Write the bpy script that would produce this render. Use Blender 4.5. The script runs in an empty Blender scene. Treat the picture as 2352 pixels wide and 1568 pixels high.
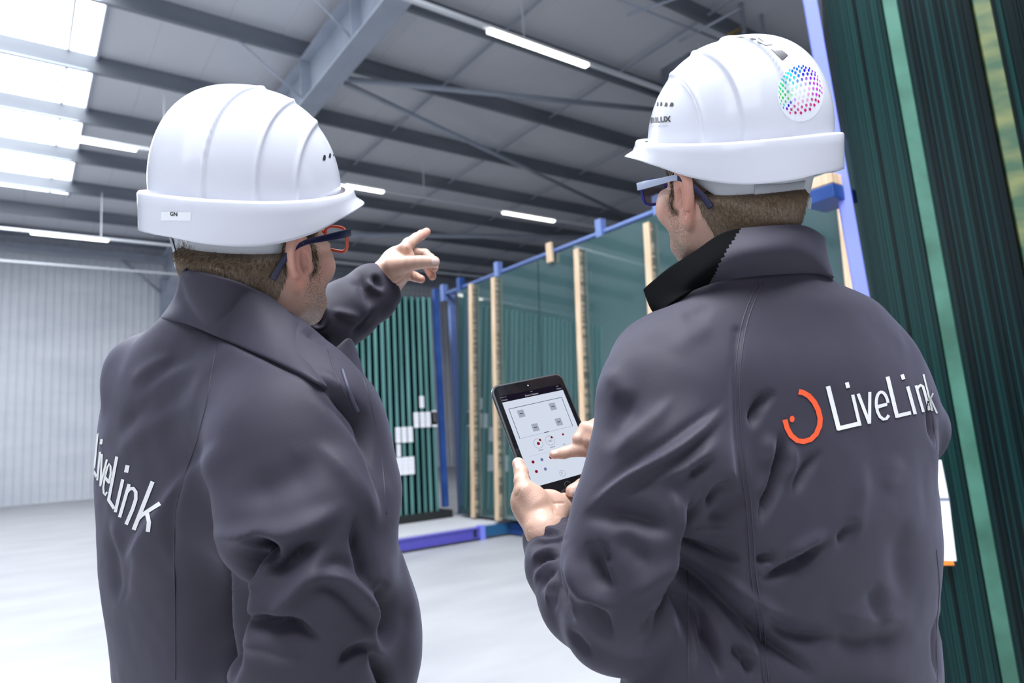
import bpy, bmesh, math, random
import numpy as np
from mathutils import Vector, Matrix
from mathutils.bvhtree import BVHTree
random.seed(7); rng = np.random.default_rng(7)
SC = bpy.context.scene
COL = SC.collection
# ------------------------------------------------------------------ camera
F = 1568.0; CX, CY = 1176.0, 784.0; H = 1.40
YAW, PITCH, ROLL = map(math.radians, (-36.2, 7.65, -3.5))
_f = np.array([-math.sin(YAW)*math.cos(PITCH), math.cos(YAW)*math.cos(PITCH), math.sin(PITCH)])
_r = np.array([math.cos(YAW), math.sin(YAW), 0.0]); _u = np.cross(_r, _f)
RT = math.cos(ROLL)*_r + math.sin(ROLL)*_u
UP = -math.sin(ROLL)*_r + math.cos(ROLL)*_u
FW = _f
CAMP = np.array([0, 0, H])
cam = bpy.data.cameras.new('camera'); camo = bpy.data.objects.new('camera', cam); COL.objects.link(camo)
cam.sensor_width = 36.0; cam.lens = 36.0*F/2352.0; cam.clip_start = 0.05; cam.clip_end = 200
cam.dof.use_dof = True; cam.dof.focus_distance = 1.02; cam.dof.aperture_fstop = 4.5
M = Matrix(((RT[0], UP[0], -FW[0], 0), (RT[1], UP[1], -FW[1], 0), (RT[2], UP[2], -FW[2], H), (0, 0, 0, 1)))
camo.matrix_world = M
SC.camera = camo
# ------------------------------------------------------------------ sky light entering where the hall is left open behind, and exposure
w = bpy.data.worlds.new('sky'); SC.world = w; w.use_nodes = True
bg = w.node_tree.nodes['Background']; bg.inputs[0].default_value = (0.80, 0.88, 1.0, 1); bg.inputs[1].default_value = 0.22
SC.view_settings.view_transform = 'Standard'; SC.view_settings.look = 'None'
SC.view_settings.exposure = -0.66; SC.view_settings.gamma = 1.0
SC.view_settings.use_curve_mapping = False
SC.cycles.max_bounces = 7; SC.cycles.sample_clamp_indirect = 4.0
SC.cycles.use_denoising = True
def area_light(name, loc, rot, sx, sy, power, col):
    l = bpy.data.lights.new(name, 'AREA'); l.shape = 'RECTANGLE'; l.size = sx; l.size_y = sy
    l.energy = power; l.color = col
    o = bpy.data.objects.new(name, l); COL.objects.link(o); o.location = loc; o.rotation_euler = rot; return o
# daylight falling through the roof lights (just above the panes, and the same band behind the camera)
area_light('daylight_roof_band', (-0.55, 9.5, 9.05), (0, 0, 0), 3.0, 28.0, 3700, (0.86, 0.92, 1.0))
# added light under the roof behind the camera, for highlights on the shoulders
area_light('added_top_light', (1.6, -1.9, 9.3), (0, 0, 0), 5.0, 4.0, 2000, (0.88, 0.92, 1.0))
# added soft key light from the left rear, shaping the jackets
area_light('added_key_left', (-5.5, -3.0, 4.2), (math.radians(68), 0, math.radians(-62)), 5.0, 4.0, 330, (0.86, 0.90, 1.0))

# ------------------------------------------------------------------ helpers
def ray(x, y): return FW + RT*((x-CX)/F) - UP*((y-CY)/F)
def at(x, y, d): return CAMP + ray(x, y)*d          # point seen at pixel x, y, d metres ahead
def onplane(x, y, axis, val):
    r = ray(x, y); return CAMP + r*((val-CAMP[axis])/r[axis])
def project(P):
    Q = np.asarray(P) - CAMP; z = Q@FW
    return CX + F*(Q@RT)/z, CY - F*(Q@UP)/z, z

def tag(o, label=None, cat=None, group=None, kind=None):
    if label: o['label'] = label
    if cat: o['category'] = cat
    if group: o['group'] = group
    if kind: o['kind'] = kind
    return o
def empty(name, loc=(0, 0, 0)):
    o = bpy.data.objects.new(name, None); COL.objects.link(o); o.location = loc; o.empty_display_size = 0.1
    return o
bpy.context.view_layer.update()
def link(name, me, mat=None, parent=None, smooth=False):
    o = bpy.data.objects.new(name, me); COL.objects.link(o)
    if mat is not None:
        if isinstance(mat, (list, tuple)):
            for m in mat: me.materials.append(m)
        else: me.materials.append(mat)
    if smooth: me.polygons.foreach_set('use_smooth', [True]*len(me.polygons))
    if parent is not None:
        o.parent = parent
        def wm(q): return q.matrix_basis if q.parent is None else wm(q.parent) @ q.matrix_parent_inverse @ q.matrix_basis
        o.matrix_parent_inverse = wm(parent).inverted()
        # world = chain(parent) @ mpi @ basis  -> identity, so vertices are in world space
    return o
def mesh_np(name, V, Fc):
    me = bpy.data.meshes.new(name); me.from_pydata([tuple(v) for v in V], [], [tuple(f) for f in Fc]); me.update(); return me
def mesh_quads(name, V, Q):
    V = np.asarray(V, np.float32); Q = np.asarray(Q, np.int32); k = Q.shape[1]
    me = bpy.data.meshes.new(name)
    me.vertices.add(len(V)); me.vertices.foreach_set('co', V.ravel())
    me.loops.add(Q.size); me.loops.foreach_set('vertex_index', Q.ravel())
    me.polygons.add(len(Q)); me.polygons.foreach_set('loop_start', np.arange(0, Q.size, k, dtype=np.int32))
    me.update(calc_edges=True); me.validate(); return me
class MB:
    def __init__(s): s.v = []; s.f = []
    def box(s, x0, x1, y0, y1, z0, z1, sh=0.0):      # sh: shift of the top in x
        b = len(s.v)
        for z in (z0, z1):
            d = sh if z == z1 else 0
            s.v += [(x0+d, y0, z), (x1+d, y0, z), (x1+d, y1, z), (x0+d, y1, z)]
        s.f += [(b, b+3, b+2, b+1), (b+4, b+5, b+6, b+7), (b, b+1, b+5, b+4), (b+1, b+2, b+6, b+5), (b+2, b+3, b+7, b+6), (b+3, b, b+4, b+7)]
        return s
    def obox(s, c, ax, ay, az, hx, hy, hz):           # oriented box
        c, ax, ay, az = map(np.asarray, (c, ax, ay, az)); b = len(s.v)
        for k in (-1, 1):
            for i, j in ((-1, -1), (1, -1), (1, 1), (-1, 1)):
                s.v.append(tuple(c + ax*hx*i + ay*hy*j + az*hz*k))
        s.f += [(b, b+3, b+2, b+1), (b+4, b+5, b+6, b+7), (b, b+1, b+5, b+4), (b+1, b+2, b+6, b+5), (b+2, b+3, b+7, b+6), (b+3, b, b+4, b+7)]
        return s
    def tube(s, pts, r, n=10, close=False):
        pts = [np.asarray(p, float) for p in pts]; N = len(pts)
        rs = r if hasattr(r, '__len__') else [r]*N
        b = len(s.v); up = None
        for i, p in enumerate(pts):
            if close: t = pts[(i+1) % N]-pts[i-1]
            else: t = pts[min(i+1, N-1)]-pts[max(i-1, 0)]
            t = t/(np.linalg.norm(t)+1e-12)
            if up is None:
                up = np.array([0, 0, 1.]) if abs(t[2]) < .9 else np.array([1., 0, 0])
            u = up-t*(up@t); u /= np.linalg.norm(u)+1e-12; up = u; v = np.cross(t, u)
            for k in range(n):
                a = 2*math.pi*k/n; s.v.append(tuple(p+(u*math.cos(a)+v*math.sin(a))*rs[i]))
        for i in range(N if close else N-1):
            j = (i+1) % N
            for k in range(n):
                s.f.append((b+i*n+k, b+i*n+(k+1) % n, b+j*n+(k+1) % n, b+j*n+k))
        if not close:
            s.f.append(tuple(b+k for k in range(n))[::-1]); s.f.append(tuple(b+(N-1)*n+k for k in range(n)))
        return s
    def build(s, name, mat, parent=None, smooth=False, bevel=0):
        me = mesh_np(name, s.v, s.f); o = link(name, me, mat, parent, smooth)
        if bevel:
            m = o.modifiers.new('b', 'BEVEL'); m.width = bevel; m.segments = 2; m.limit_method = 'ANGLE'
        return o

# ------------------------------------------------------------------ materials
def mat(name, col, rough=0.5, metal=0.0, **kw):
    m = bpy.data.materials.new(name); m.use_nodes = True; nt = m.node_tree; b = nt.nodes['Principled BSDF']
    b.inputs['Base Color'].default_value = (*col, 1); b.inputs['Roughness'].default_value = rough; b.inputs['Metallic'].default_value = metal
    for k, v in kw.items(): b.inputs[k.replace('_', ' ')].default_value = v
    return m
def nd(m, t, **kw):
    n = m.node_tree.nodes.new(t)
    for k, v in kw.items(): setattr(n, k, v)
    return n
def lk(m, a, b): m.node_tree.links.new(a, b)
def noise_col(m, c1, c2, scale, stretch=(1, 1, 1), detail=4, lo=.35, hi=.65, bump=0, space='Object'):
    """procedural variation between two colours, optional bump"""
    b = m.node_tree.nodes['Principled BSDF']
    tc = nd(m, 'ShaderNodeTexCoord'); mp = nd(m, 'ShaderNodeMapping'); mp.inputs['Scale'].default_value = stretch
    lk(m, tc.outputs[space], mp.inputs['Vector'])
    nz = nd(m, 'ShaderNodeTexNoise'); nz.inputs['Scale'].default_value = scale; nz.inputs['Detail'].default_value = detail
    lk(m, mp.outputs[0], nz.inputs['Vector'])
    r = nd(m, 'ShaderNodeValToRGB'); r.color_ramp.elements[0].position = lo; r.color_ramp.elements[1].position = hi
    r.color_ramp.elements[0].color = (*c1, 1); r.color_ramp.elements[1].color = (*c2, 1)
    lk(m, nz.outputs['Fac'], r.inputs[0]); lk(m, r.outputs[0], b.inputs['Base Color'])
    if bump:
        bp = nd(m, 'ShaderNodeBump'); bp.inputs['Strength'].default_value = 1; bp.inputs['Distance'].default_value = bump
        lk(m, nz.outputs['Fac'], bp.inputs['Height']); lk(m, bp.outputs[0], b.inputs['Normal'])
    return r
def emis(name, col, s):
    m = bpy.data.materials.new(name); m.use_nodes = True; nt = m.node_tree; nt.nodes.remove(nt.nodes['Principled BSDF'])
    e = nt.nodes.new('ShaderNodeEmission'); e.inputs[0].default_value = (*col, 1); e.inputs[1].default_value = s
    nt.links.new(e.outputs[0], nt.nodes['Material Output'].inputs[0]); return m
# ================================================================== the hall
m_floor = mat('concrete_floor', (0.6, 0.6, 0.62), 0.45)
noise_col(m_floor, (0.32, 0.32, 0.335), (0.46, 0.46, 0.47), 1.1, (.7, 1.6, 1), 7, .2, .8)
m_wall = mat('ribbed_wall_panel', (0.62, 0.66, 0.70), 0.45)
noise_col(m_wall, (0.68, 0.71, 0.77), (0.80, 0.82, 0.87), 0.5, (1, 1, 3), 5, .3, .7)
m_roof = mat('roof_panel', (0.74, 0.75, 0.80), 0.55)
def seams(m, spacing, axis, depth, dark):
    b = m.node_tree.nodes['Principled BSDF']
    tc = nd(m, 'ShaderNodeTexCoord'); sx = nd(m, 'ShaderNodeSeparateXYZ'); lk(m, tc.outputs['Object'], sx.inputs[0])
    dv = nd(m, 'ShaderNodeMath', operation='DIVIDE'); dv.inputs[1].default_value = spacing; lk(m, sx.outputs[axis], dv.inputs[0])
    fr = nd(m, 'ShaderNodeMath', operation='FRACT'); lk(m, dv.outputs[0], fr.inputs[0])
    r = nd(m, 'ShaderNodeValToRGB'); e = r.color_ramp.elements
    e[0].position = 0; e[0].color = (0, 0, 0, 1); e[1].position = .03; e[1].color = (1, 1, 1, 1)
    lk(m, fr.outputs[0], r.inputs[0])
    bp = nd(m, 'ShaderNodeBump'); bp.inputs['Distance'].default_value = depth; lk(m, r.outputs[0], bp.inputs['Height'])
    lk(m, bp.outputs[0], b.inputs['Normal'])
    c = b.inputs['Base Color'].default_value[:3]
    mx = nd(m, 'ShaderNodeMix', data_type='RGBA'); mx.inputs[6].default_value = (*[x*dark for x in c], 1); mx.inputs[7].default_value = (*c, 1)
    lk(m, r.outputs[0], mx.inputs[0]); lk(m, mx.outputs[2], b.inputs['Base Color'])
seams(m_roof, 1.0, 0, .01, .8)
m_steel = mat('galvanised_purlin', (0.42, 0.45, 0.50), 0.45, 0.3)
noise_col(m_steel, (0.20, 0.22, 0.26), (0.28, 0.30, 0.34), 1.5, (.3, 1, 1), 3, .3, .7)
m_paint = mat('grey_blue_steel_paint', (0.40, 0.44, 0.52), 0.4)
noise_col(m_paint, (0.37, 0.41, 0.49), (0.44, 0.48, 0.56), 2, (1, 1, 1), 3, .3, .7)
m_dark = mat('dark_wall_panel', (0.06, 0.065, 0.07), 0.7)
noise_col(m_dark, (0.05, 0.055, 0.06), (0.08, 0.085, 0.09), 1, (1, 1, 1), 3)
m_white = mat('white_lacquered_metal', (0.80, 0.82, 0.86), 0.35)
m_pane = emis('daylit_roof_pane', (0.93, 0.97, 1.0), 7.0)
m_led = emis('lamp_diffuser', (1.0, 1.0, 0.93), 9.0)

WY = 29.0; RZ = 9.42; X0, X1, Y0 = -12.0, 34.0, -5.0
tag(MB().box(X0-6, X1, Y0-8, WY, -0.12, 0).build('floor', m_floor), kind='structure')
# ribbed wall: real corrugation along x
wb = MB(); x = X0; n0 = 0
prof = []
while x < X1:
    prof += [(x, WY), (x+.17, WY), (x+.19, WY-.03), (x+.23, WY-.03)]; x += .25
b = 0
for (px_, py_) in prof: wb.v += [(px_, py_, 0), (px_, py_, 9.5)]
for i in range(len(prof)-1): wb.f.append((2*i, 2*i+2, 2*i+3, 2*i+1))
nb = len(wb.v); wb.v += [(X1, WY+.15, 0), (X0, WY+.15, 0), (X0, WY+.15, 9.5), (X1, WY+.15, 9.5)]
wb.f.append((nb, nb+1, nb+2, nb+3))
tag(wb.build('wall_north', m_wall), kind='structure')
tag(MB().box(X1, X1+.2, Y0, WY+.2, 0, 9.6).build('wall_east', m_dark), kind='structure')
tag(MB().box(X0-.2, X0, Y0, WY, 0, 9.6).build('wall_west', m_wall), kind='structure')  # out of view; closed to keep sky light from the far hall
tag(MB().box(3.5, X1, Y0-.2, Y0, 0, 9.6).build('wall_south', m_dark), kind='structure')  # out of view; added to block sky light from the right rear
# roof with a glazed band left of x = 1.08
SX0, SX1, SY1 = -2.2, 1.08, 23.9
ro = MB(); ro.box(X0, SX0, Y0, WY, RZ, RZ+.12); ro.box(SX1, X1, Y0, WY, RZ, RZ+.12); ro.box(SX0, SX1, SY1, WY, RZ, RZ+.12)
tag(ro.build('ceiling', m_roof), kind='structure')
for i, (a, c) in enumerate(((SX0, .62), (.64, SX1))):
    tag(MB().box(a, c, Y0, SY1, RZ+.02, RZ+.05).build('window_%d' % (i+1), m_pane), kind='structure')
up = MB(); up.box(SX1, SX1+.05, Y0, SY1, RZ-.1, RZ); up.box(.61, .65, Y0, SY1, RZ-.02, RZ+.02)
tag(up.build('trim_1', m_paint), kind='structure')
# purlins (Z sections) every 2.5 m
PY = [2.5, 5.0, 7.55, 10.08, 12.5, 15.05, 17.55, 20.1, 22.6, 25.2, 27.8]
for k, y in enumerate(PY):
    p = MB(); p.box(X0, X1, y-.012, y+.012, 9.03, RZ-.002); p.box(X0, X1, y-.09, y, 9.02, 9.045); p.box(X0, X1, y, y+.09, RZ-.03, RZ-.004)
    o = p.build('roof_purlin', m_steel)
    tag(o, 'galvanised steel roof purlin running the length of the hall under the roof sheets', 'beam', 'roof purlins')
# sag bars between the purlins
def bar(name, a, c, r, m, label, cat, group):
    return tag(MB().tube([a, c], r, 8).build(name, m, smooth=True), label, cat, group)
for X in (7.6, 10.75, 14.0, 17.2):
    for k in range(len(PY)-1):
        o = MB().box(X-.03, X+.03, PY[k]+.01, PY[k+1]-.01, 9.25, 9.28).build('sag_bar', m_paint)
        tag(o, 'thin grey spacer bar spanning between two roof purlins', 'steel bar', 'spacer bars between the purlins')
# portal frames: rafter + column with haunch
def ibeam(m_, x0, x1, y0, y1, z0, z1, tf=.03, tw=.02):
    m_.box(x0, x1, y0, y1, z0, z0+tf); m_.box(x0, x1, y0, y1, z1-tf, z1); xm = (x0+x1)/2; m_.box(xm-tw/2, xm+tw/2, y0, y1, z0+tf, z1-tf)
for k, xa in enumerate((4.36, 20.3)):
    fr = empty('portal_frame', (xa+.2, WY-.5, 0))
    tag(fr, ('pale grey-blue steel portal frame whose rafter crosses the ceiling above the left helmet', 'dark steel portal frame far along the hall, beyond the glass racks')[k], 'steel frame')
    b_ = MB(); ibeam(b_, xa, xa+.42, Y0, WY-.2, 8.07, 9.02)
    for y in (10.0, 12.5, 15.0, 20.0): b_.box(xa+.005, xa+.205, y-.01, y+.01, 8.1, 8.99)
    b_.build('rafter', m_paint, fr, bevel=.004)
    for y in (8.9, 12.2, 13.0): pass
    c_ = MB(); c_.box(xa, xa+.42, WY-.65, WY-.62, 0, 8.2); c_.box(xa, xa+.42, WY-.2, WY-.17, 0, 8.2); c_.box(xa+.2, xa+.22, WY-.62, WY-.2, 0, 8.2)
    for z in (6.9, 7.3, 7.7): c_.box(xa+.02, xa+.4, WY-.66, WY-.655, z, z+.05)
    c_.build('column', m_paint, fr)
    h_ = MB(); v0 = len(h_.v)
    h_.v += [(xa+.2, WY-.6, 6.6), (xa+.2, WY-2.9, 8.1), (xa+.2, WY-.6, 8.1), (xa+.22, WY-.6, 6.6), (xa+.22, WY-2.9, 8.1), (xa+.22, WY-.6, 8.1)]
    h_.f += [(0, 1, 2), (5, 4, 3), (0, 3, 4, 1), (1, 4, 5, 2), (2, 5, 3, 0)]
    A = np.array([xa+.21, WY-.62, 6.6]); Bp = np.array([xa+.21, WY-2.9, 8.08]); d = (Bp-A); L_ = np.linalg.norm(d); d /= L_
    h_.obox((A+Bp)/2, (1, 0, 0), d, np.cross((1, 0, 0), d), .21, L_/2, .015)
    h_.build('haunch', m_paint, fr)
# eaves beam along the wall head
tag(MB().box(X0, X1, WY-.5, WY-.2, 8.75, 9.0).build('trim_2', m_paint), kind='structure')
# fly braces: from purlin underside down to rafter bottom flange
for y, X in ((10.08, 3.35), (12.5, 3.2), (15.05, 3.2)):
    bar('fly_brace', (X, y, 9.04), (4.5, y+.02, 8.12), .022, m_paint, 'short slanted knee brace between a purlin and the pale rafter', 'steel bar', 'knee braces at the pale rafter')
bar('wall_brace', onplane(280, 598, 1, WY-.3), onplane(380, 680, 1, WY-.3), .05, m_paint, 'slanted brace against the ribbed wall beside the column', 'steel bar', None)
# roof wind bracing tubes
for (a, c, r, lb) in (((800, 182), (1540, 256), .06, 'long grey roof bracing tube, the upper of the two crossing the ceiling at centre'),
                      ((793, 191), (1460, 505), .055, 'long grey roof bracing tube, the lower steeper one descending to the right'),
                      ((780, 538), (1500, 548), .09, 'dark horizontal roof tube far behind the pointing hand')):
    A = onplane(*a, 2, 8.85); Bp = onplane(*c, 2, 8.85)
    bar('bracing_tube', A, Bp, r, m_paint, lb, 'steel tube', None)
# trunking light lines with hangers
TZ = 7.63
lines = [(22.16, [(70, 545), (248, 563)], 'white lighting track hung low near the far wall, the lowest on the left', [(232, 549)], 30),
         (15.11, [(182, 318), (313, 350)], 'white lighting track that passes behind the left helmet below the roof lights', [(376, 352)], 30),
         (8.35, [(1120, 40), (1346, 118)], 'white lighting track with the brightest lamp, above and between the two men', [(1202, 60)], 30)]
def track(y, segs, label, hang, z=TZ):
    t = empty('light_track', (0, y, z)); tag(t, label, 'lamp', 'lighting tracks under the roof')
    MB().box(-8, 30, y-.035, y+.035, z, z+.06).build('rail', m_white, t)
    for (a, c) in segs:
        MB().box(a, c, y-.05, y+.05, z-.045, z-.002).build('diffuser', m_led, t)
    for hx in hang:
        MB().box(hx-.012, hx+.012, y-.008, y+.008, z+.06, 9.02).build('hanger', m_white, t)
def xat(px_, py_, y): return onplane(px_, py_, 1, y)[0]
track(22.16, [(xat(70, 545, 22.16), xat(248, 563, 22.16)), (-3.2, -1.7), (6.0, 7.5)], lines[0][2], [xat(232, 549, 22.16), 6.2])
track(15.11, [(xat(160, 315, 15.11), xat(313, 350, 15.11)), (xat(795, 427, 15.11), xat(880, 441, 15.11)), (xat(1155, 483, 15.11), xat(1272, 503, 15.11))], lines[1][2], [xat(376, 352, 15.11), 8.5])
yb = 8.0
track(yb, [(xat(1120, 36, yb), xat(1346, 120, yb)), (0.5, 2.0)], lines[2][2], [xat(1202, 60, yb), 11.0])
track(29-3.2, [(xat(620, 600, 25.8), xat(700, 606, 25.8))], 'faint lighting track deepest in the dark part of the hall behind the pointing hand', [12.0])
# ducts and pipes hanging at the top right
pip = empty('supply_pipe', at(1705, 20, 11.0)); tag(pip, 'pair of thin grey vertical pipes hanging from the roof above the right helmet', 'pipe')
for (xa, yc) in ((1703, 25), (1752, 60)):
    p = onplane(xa, yc, 1, 7.1); MB().tube([(p[0], 7.1, 9.4), (p[0], 7.1, 5.6)], .045 if xa < 1720 else .035, 10).build('pipe', m_paint, pip, True)
p = onplane(1702, 66, 1, 7.05)
MB().tube([p, onplane(1672, 82, 1, 7.05)], .035, 10).build('valve', mat('brass_valve', (.5, .33, .1), .4, .6), pip, True)
dk = onplane(1600, 70, 1, 9.0)
db = empty('ventilation_box', (dk[0], 9.0, 8)); tag(db, 'grey sheet-metal ventilation box under the roof just left of the right helmet', 'duct')
q0 = onplane(1562, 100, 1, 9.0); q1 = onplane(1636, 60, 1, 9.0)
MB().box(q0[0], q1[0], 8.8, 9.6, q0[2]-1.5, q1[2]+.0).build('casing', m_steel, db, bevel=.01)
MB().box(q0[0]-.03, q1[0]+.03, 8.77, 9.63, q1[2], q1[2]+.04).build('flange', m_paint, db)
for xx in (q0[0]+.1, q1[0]-.1):
    MB().box(xx-.015, xx+.015, 9.0, 9.03, q1[2]+.04, 9.42).build('hanger', m_paint, db)
for k, (a, c) in enumerate((((1420, 0), (1700, 110)), ((1440, 35), (1660, -40)), ((1560, 95), (1700, 20)))):
    bar('threaded_rod', onplane(*a, 2, 8.7), onplane(*c, 2, 8.7), .025, m_paint, 'thin conduit crossing near the ventilation box', 'conduit', 'conduits near the ventilation box')

# ================================================================== glass racks
m_blue = mat('blue_rack_paint', (0.02, 0.06, 0.22), 0.35)
m_rail = mat('pale_blue_rail_paint', (.14, .21, .46), .4)
noise_col(m_blue, (0.015, 0.05, 0.2), (0.03, 0.08, 0.27), 3, (1, 1, 1), 3)
m_blue2 = mat('bright_blue_post_paint', (0.20, 0.24, 0.75), 0.35)
m_beam = mat('violet_blue_beam_paint', (0.09, 0.08, 0.42), 0.35)
m_wood = mat('pine_lath', (0.62, 0.44, 0.28), 0.6)
noise_col(m_wood, (0.55, 0.38, 0.23), (0.70, 0.52, 0.36), 6, (6, 6, .5), 4)
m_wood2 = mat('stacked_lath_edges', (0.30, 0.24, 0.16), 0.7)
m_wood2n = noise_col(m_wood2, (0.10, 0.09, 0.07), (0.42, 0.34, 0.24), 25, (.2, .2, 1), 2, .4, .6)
m_gedge = mat('green_glass_edge', (0.08, 0.3, 0.27), 0.25)
m_gside = mat('gap_shade_glass_side', (0.004, 0.03, 0.028), 0.08)  # sides coloured dark to stand for shade in the gaps between packs
noise_col(m_gedge, (0.055, 0.15, 0.145), (0.19, 0.40, 0.385), 1.2, (4, 4, .35), 2, .25, .75)
m_gedge2 = mat('dark_glass_edge', (0.006, 0.045, 0.04), 0.2)
m_label = mat('white_paper', (0.86, 0.86, 0.90), 0.6)
m_print = mat('dark_print', (0.03, 0.03, 0.04), 0.6)
m_orange = mat('orange_print', (0.9, 0.25, 0.03), 0.5)
m_slab = mat('pale_platform', (0.60, 0.60, 0.62), 0.5)
m_black = mat('black_void_and_plate', (0.01, 0.012, 0.012), 0.7)
m_glass = mat('tinted_pane_glass', (0.012, 0.055, 0.055), 0.03, 0.0)
m_glass.node_tree.nodes['Principled BSDF'].inputs['IOR'].default_value = 2.3
noise_col(m_glass, (0.030, 0.065, 0.068), (0.05, 0.10, 0.10), .6, (1, 1, .3), 2, .3, .7)

# --- platform and front beam
pf = empty('rack_platform', (3.5, 8.0, 0)); tag(pf, 'low pale platform edged by a violet-blue steel beam under the green glass packs', 'platform')
MB().box(2.0, 5.72, 8.08, 11.6, 0, .19).build('deck', m_slab, pf)
b_ = MB(); b_.box(2.0, 5.12, 8.0, 8.08, .03, .17); b_.box(2.0, 5.12, 7.985, 8.0, .03, .05); b_.box(2.0, 5.12, 7.985, 8.0, .15, .17)
b_.build('front_beam', m_beam, pf)
MB().box(5.22, 5.75, 8.01, 8.08, .03, .17).build('end_beam', mat('teal_blue_beam_paint', (.02, .10, .22), .35), pf)
MB().box(5.12, 5.20, 7.98, 8.08, 0, .19).build('joint_plate', m_blue2, pf)
MB().box(5.02, 5.06, 7.982, 7.99, .05, .15).build('bolt_plate', m_black, pf)
MB().box(2.0, 5.45, 9.25, 10.9, .19, .30).build('dark_void_block', m_black, pf)  # black block standing in for the dark void under the packs
# --- green packs standing on edge
GY = 9.35; GT = 3.42
def zat(px_, py_, y): return onplane(px_, py_, 1, y)[2]
packs = []
x = 5.28; k = 0
while x > 2.3:
    wdt = .042 + .012*rng.random(); packs.append((x-wdt, x)); x -= .098+.012*rng.random(); k += 1
gtop = zat(980, 684, GY)
lab_rows = {}
for k, (xa, xb) in enumerate(packs):
    t = empty('glass_pack', ((xa+xb)/2, GY, .3))
    go = MB().box(xa, xb, GY+.02*rng.random(), GY+1.5, .30, gtop+.03*rng.random(), .02).build('glass_sheets', [m_gside, m_gedge], t)
    for pl in go.data.polygons: pl.material_index = 1 if (pl.normal.y < -.9 or pl.normal.z > .9) else 0
    packs[k] = (xa, xb, t)
    tag(t, 'pack of green glass sheets standing on edge in the rack behind the pointing man', 'glass pack', 'green glass packs standing on edge')
def put_label(i, py0, py1, wide=.9):
    xa, xb, t = packs[i]; z0 = zat(975, py1, GY-.02); z1 = zat(975, py0, GY-.02)
    xc = (xa+xb)/2; hw = .045*wide
    MB().box(xc-hw, xc+hw, GY-.016, GY-.008, z0, z1).build('paper_label', m_label, t)
    pr = MB()
    for q in range(3):
        zz = z1-(z1-z0)*(.2+.22*q); pr.box(xc-hw*.6, xc+hw*.5, GY-.0185, GY-.016, zz-.006, zz)
    pr.build('printed_line', mat('grey_print', (.45, .45, .5), .6) if i == 0 else bpy.data.materials['grey_print'], t)
xs_top = [( (a+c)/2, i) for i, (a, c, t) in enumerate(packs)]
def pack_at(px_, py_):
    X = onplane(px_, py_, 1, GY)[0]; return min(range(len(packs)), key=lambda i: abs((packs[i][0]+packs[i][1])/2-X))
used = set()
for pxs, y0_, y1_ in (((1041, 1029, 1017, 1006), 943, 976), ((994, 983, 972, 961), 946, 981), ((947, 936, 924, 912), 978, 1013)):
    for p_ in pxs:
        i = pack_at(p_, y0_)
        if (i, y0_) in used: continue
        used.add((i, y0_)); put_label(i, y0_, y1_)
for p_ in (944, 934, 923, 913, 904):
    i = pack_at(p_, 1060)
    if (i, 1) in used: continue
    used.add((i, 1)); put_label(i, 1046, 1086, 1.05)
put_label(pack_at(908, 1030), 1016, 1044, .7); put_label(pack_at(963, 920), 909, 936, .8)
for k, (xa, xb, t) in enumerate(packs):
    n = sum(1 for c in t.children if c.name.startswith('paper_label'))
    if n: t['label'] = ('green glass pack carrying a white paper label, on the pale platform', 'green glass pack carrying two or three white paper labels, on the pale platform')[n > 1]; t['group'] = ('labelled green glass packs', 'doubly labelled green glass packs')[n > 1]

# --- long rack with the big leaning panes: face plane from x=5.5 (z .2) to 5.67 (z 3.75)
SL = .17/3.5
def xf(z): return 5.50+SL*(z-.2)
ry = math.atan(SL)
def pane_box(m_, y0, y1, z0, z1, d0, d1):      # slab between depths d0..d1 behind the leaning face
    b = len(m_.v)
    for d in (d0, d1):
        for (y, z) in ((y0, z0), (y1, z0), (y1, z1), (y0, z1)): m_.v.append((xf(z)+d, y, z))
    m_.f += [(b, b+1, b+2, b+3), (b+7, b+6, b+5, b+4), (b, b+4, b+5, b+1), (b+1, b+5, b+6, b+2), (b+2, b+6, b+7, b+3), (b+3, b+7, b+4, b)]
panes = ((7.05, 9.12, 'tall tinted glass pane leaning in the rack, the one nearest the green packs'),
         (4.35, 7.03, 'tall tinted glass pane leaning in the rack behind the tablet'),
         (2.3, 4.33, 'tall tinted glass pane leaning in the rack, behind the right man'))
for y0, y1, lb in panes:
    m_ = MB(); pane_box(m_, y0, y1, .24, 3.70, 0, .012)
    tag(m_.build('leaning_glass_sheet', m_glass), lb, 'glass pane')
for y0, y1, lb in ((7.1, 9.2, 'second tinted pane stacked just behind the far leaning pane'), (2.35, 7.0, 'long tinted pane stacked behind the nearer leaning panes')):
    m_ = MB(); pane_box(m_, y0, y1, .24, 3.66, .05, .12); tag(m_.build('stacked_glass_sheet', m_glass), lb, 'glass pane')
rk = empty('pane_rack', (6.0, 6.0, 0)); tag(rk, 'long blue steel rack holding the leaning panes, with a top rail and upstands', 'rack')
m_ = MB(); m_.tube([(xf(3.78)+.16, 2.1, 3.80), (xf(3.78)+.16, 9.9, 3.80)], .035, 8); m_.build('top_rail', m_rail, rk, True)
m_ = MB(); m_.box(5.62, 6.7, 2.2, 9.9, .02, .16); m_.build('base_frame', m_blue, rk)
for i, (px_, py_) in enumerate(((1018, 668), (1056, 655), (1143, 628), (1264, 580), (1379, 540), (1512, 490), (1700, 420), (1900, 340))):
    P_ = onplane(px_, py_, 0, xf(3.8)+.12)
    if P_[1] < 2.3: continue
    m_ = MB(); m_.box(P_[0]-.03, P_[0]+.06, P_[1]-.05, P_[1]+.05, 3.68, 3.96 if i not in (3,) else 3.85)
    m_.box(P_[0]+.10, P_[0]+.2, P_[1]-.04, P_[1]+.04, .1, 3.8)
    m_.build('upstand', m_rail if i not in (1, 3) else m_blue, rk)
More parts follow.
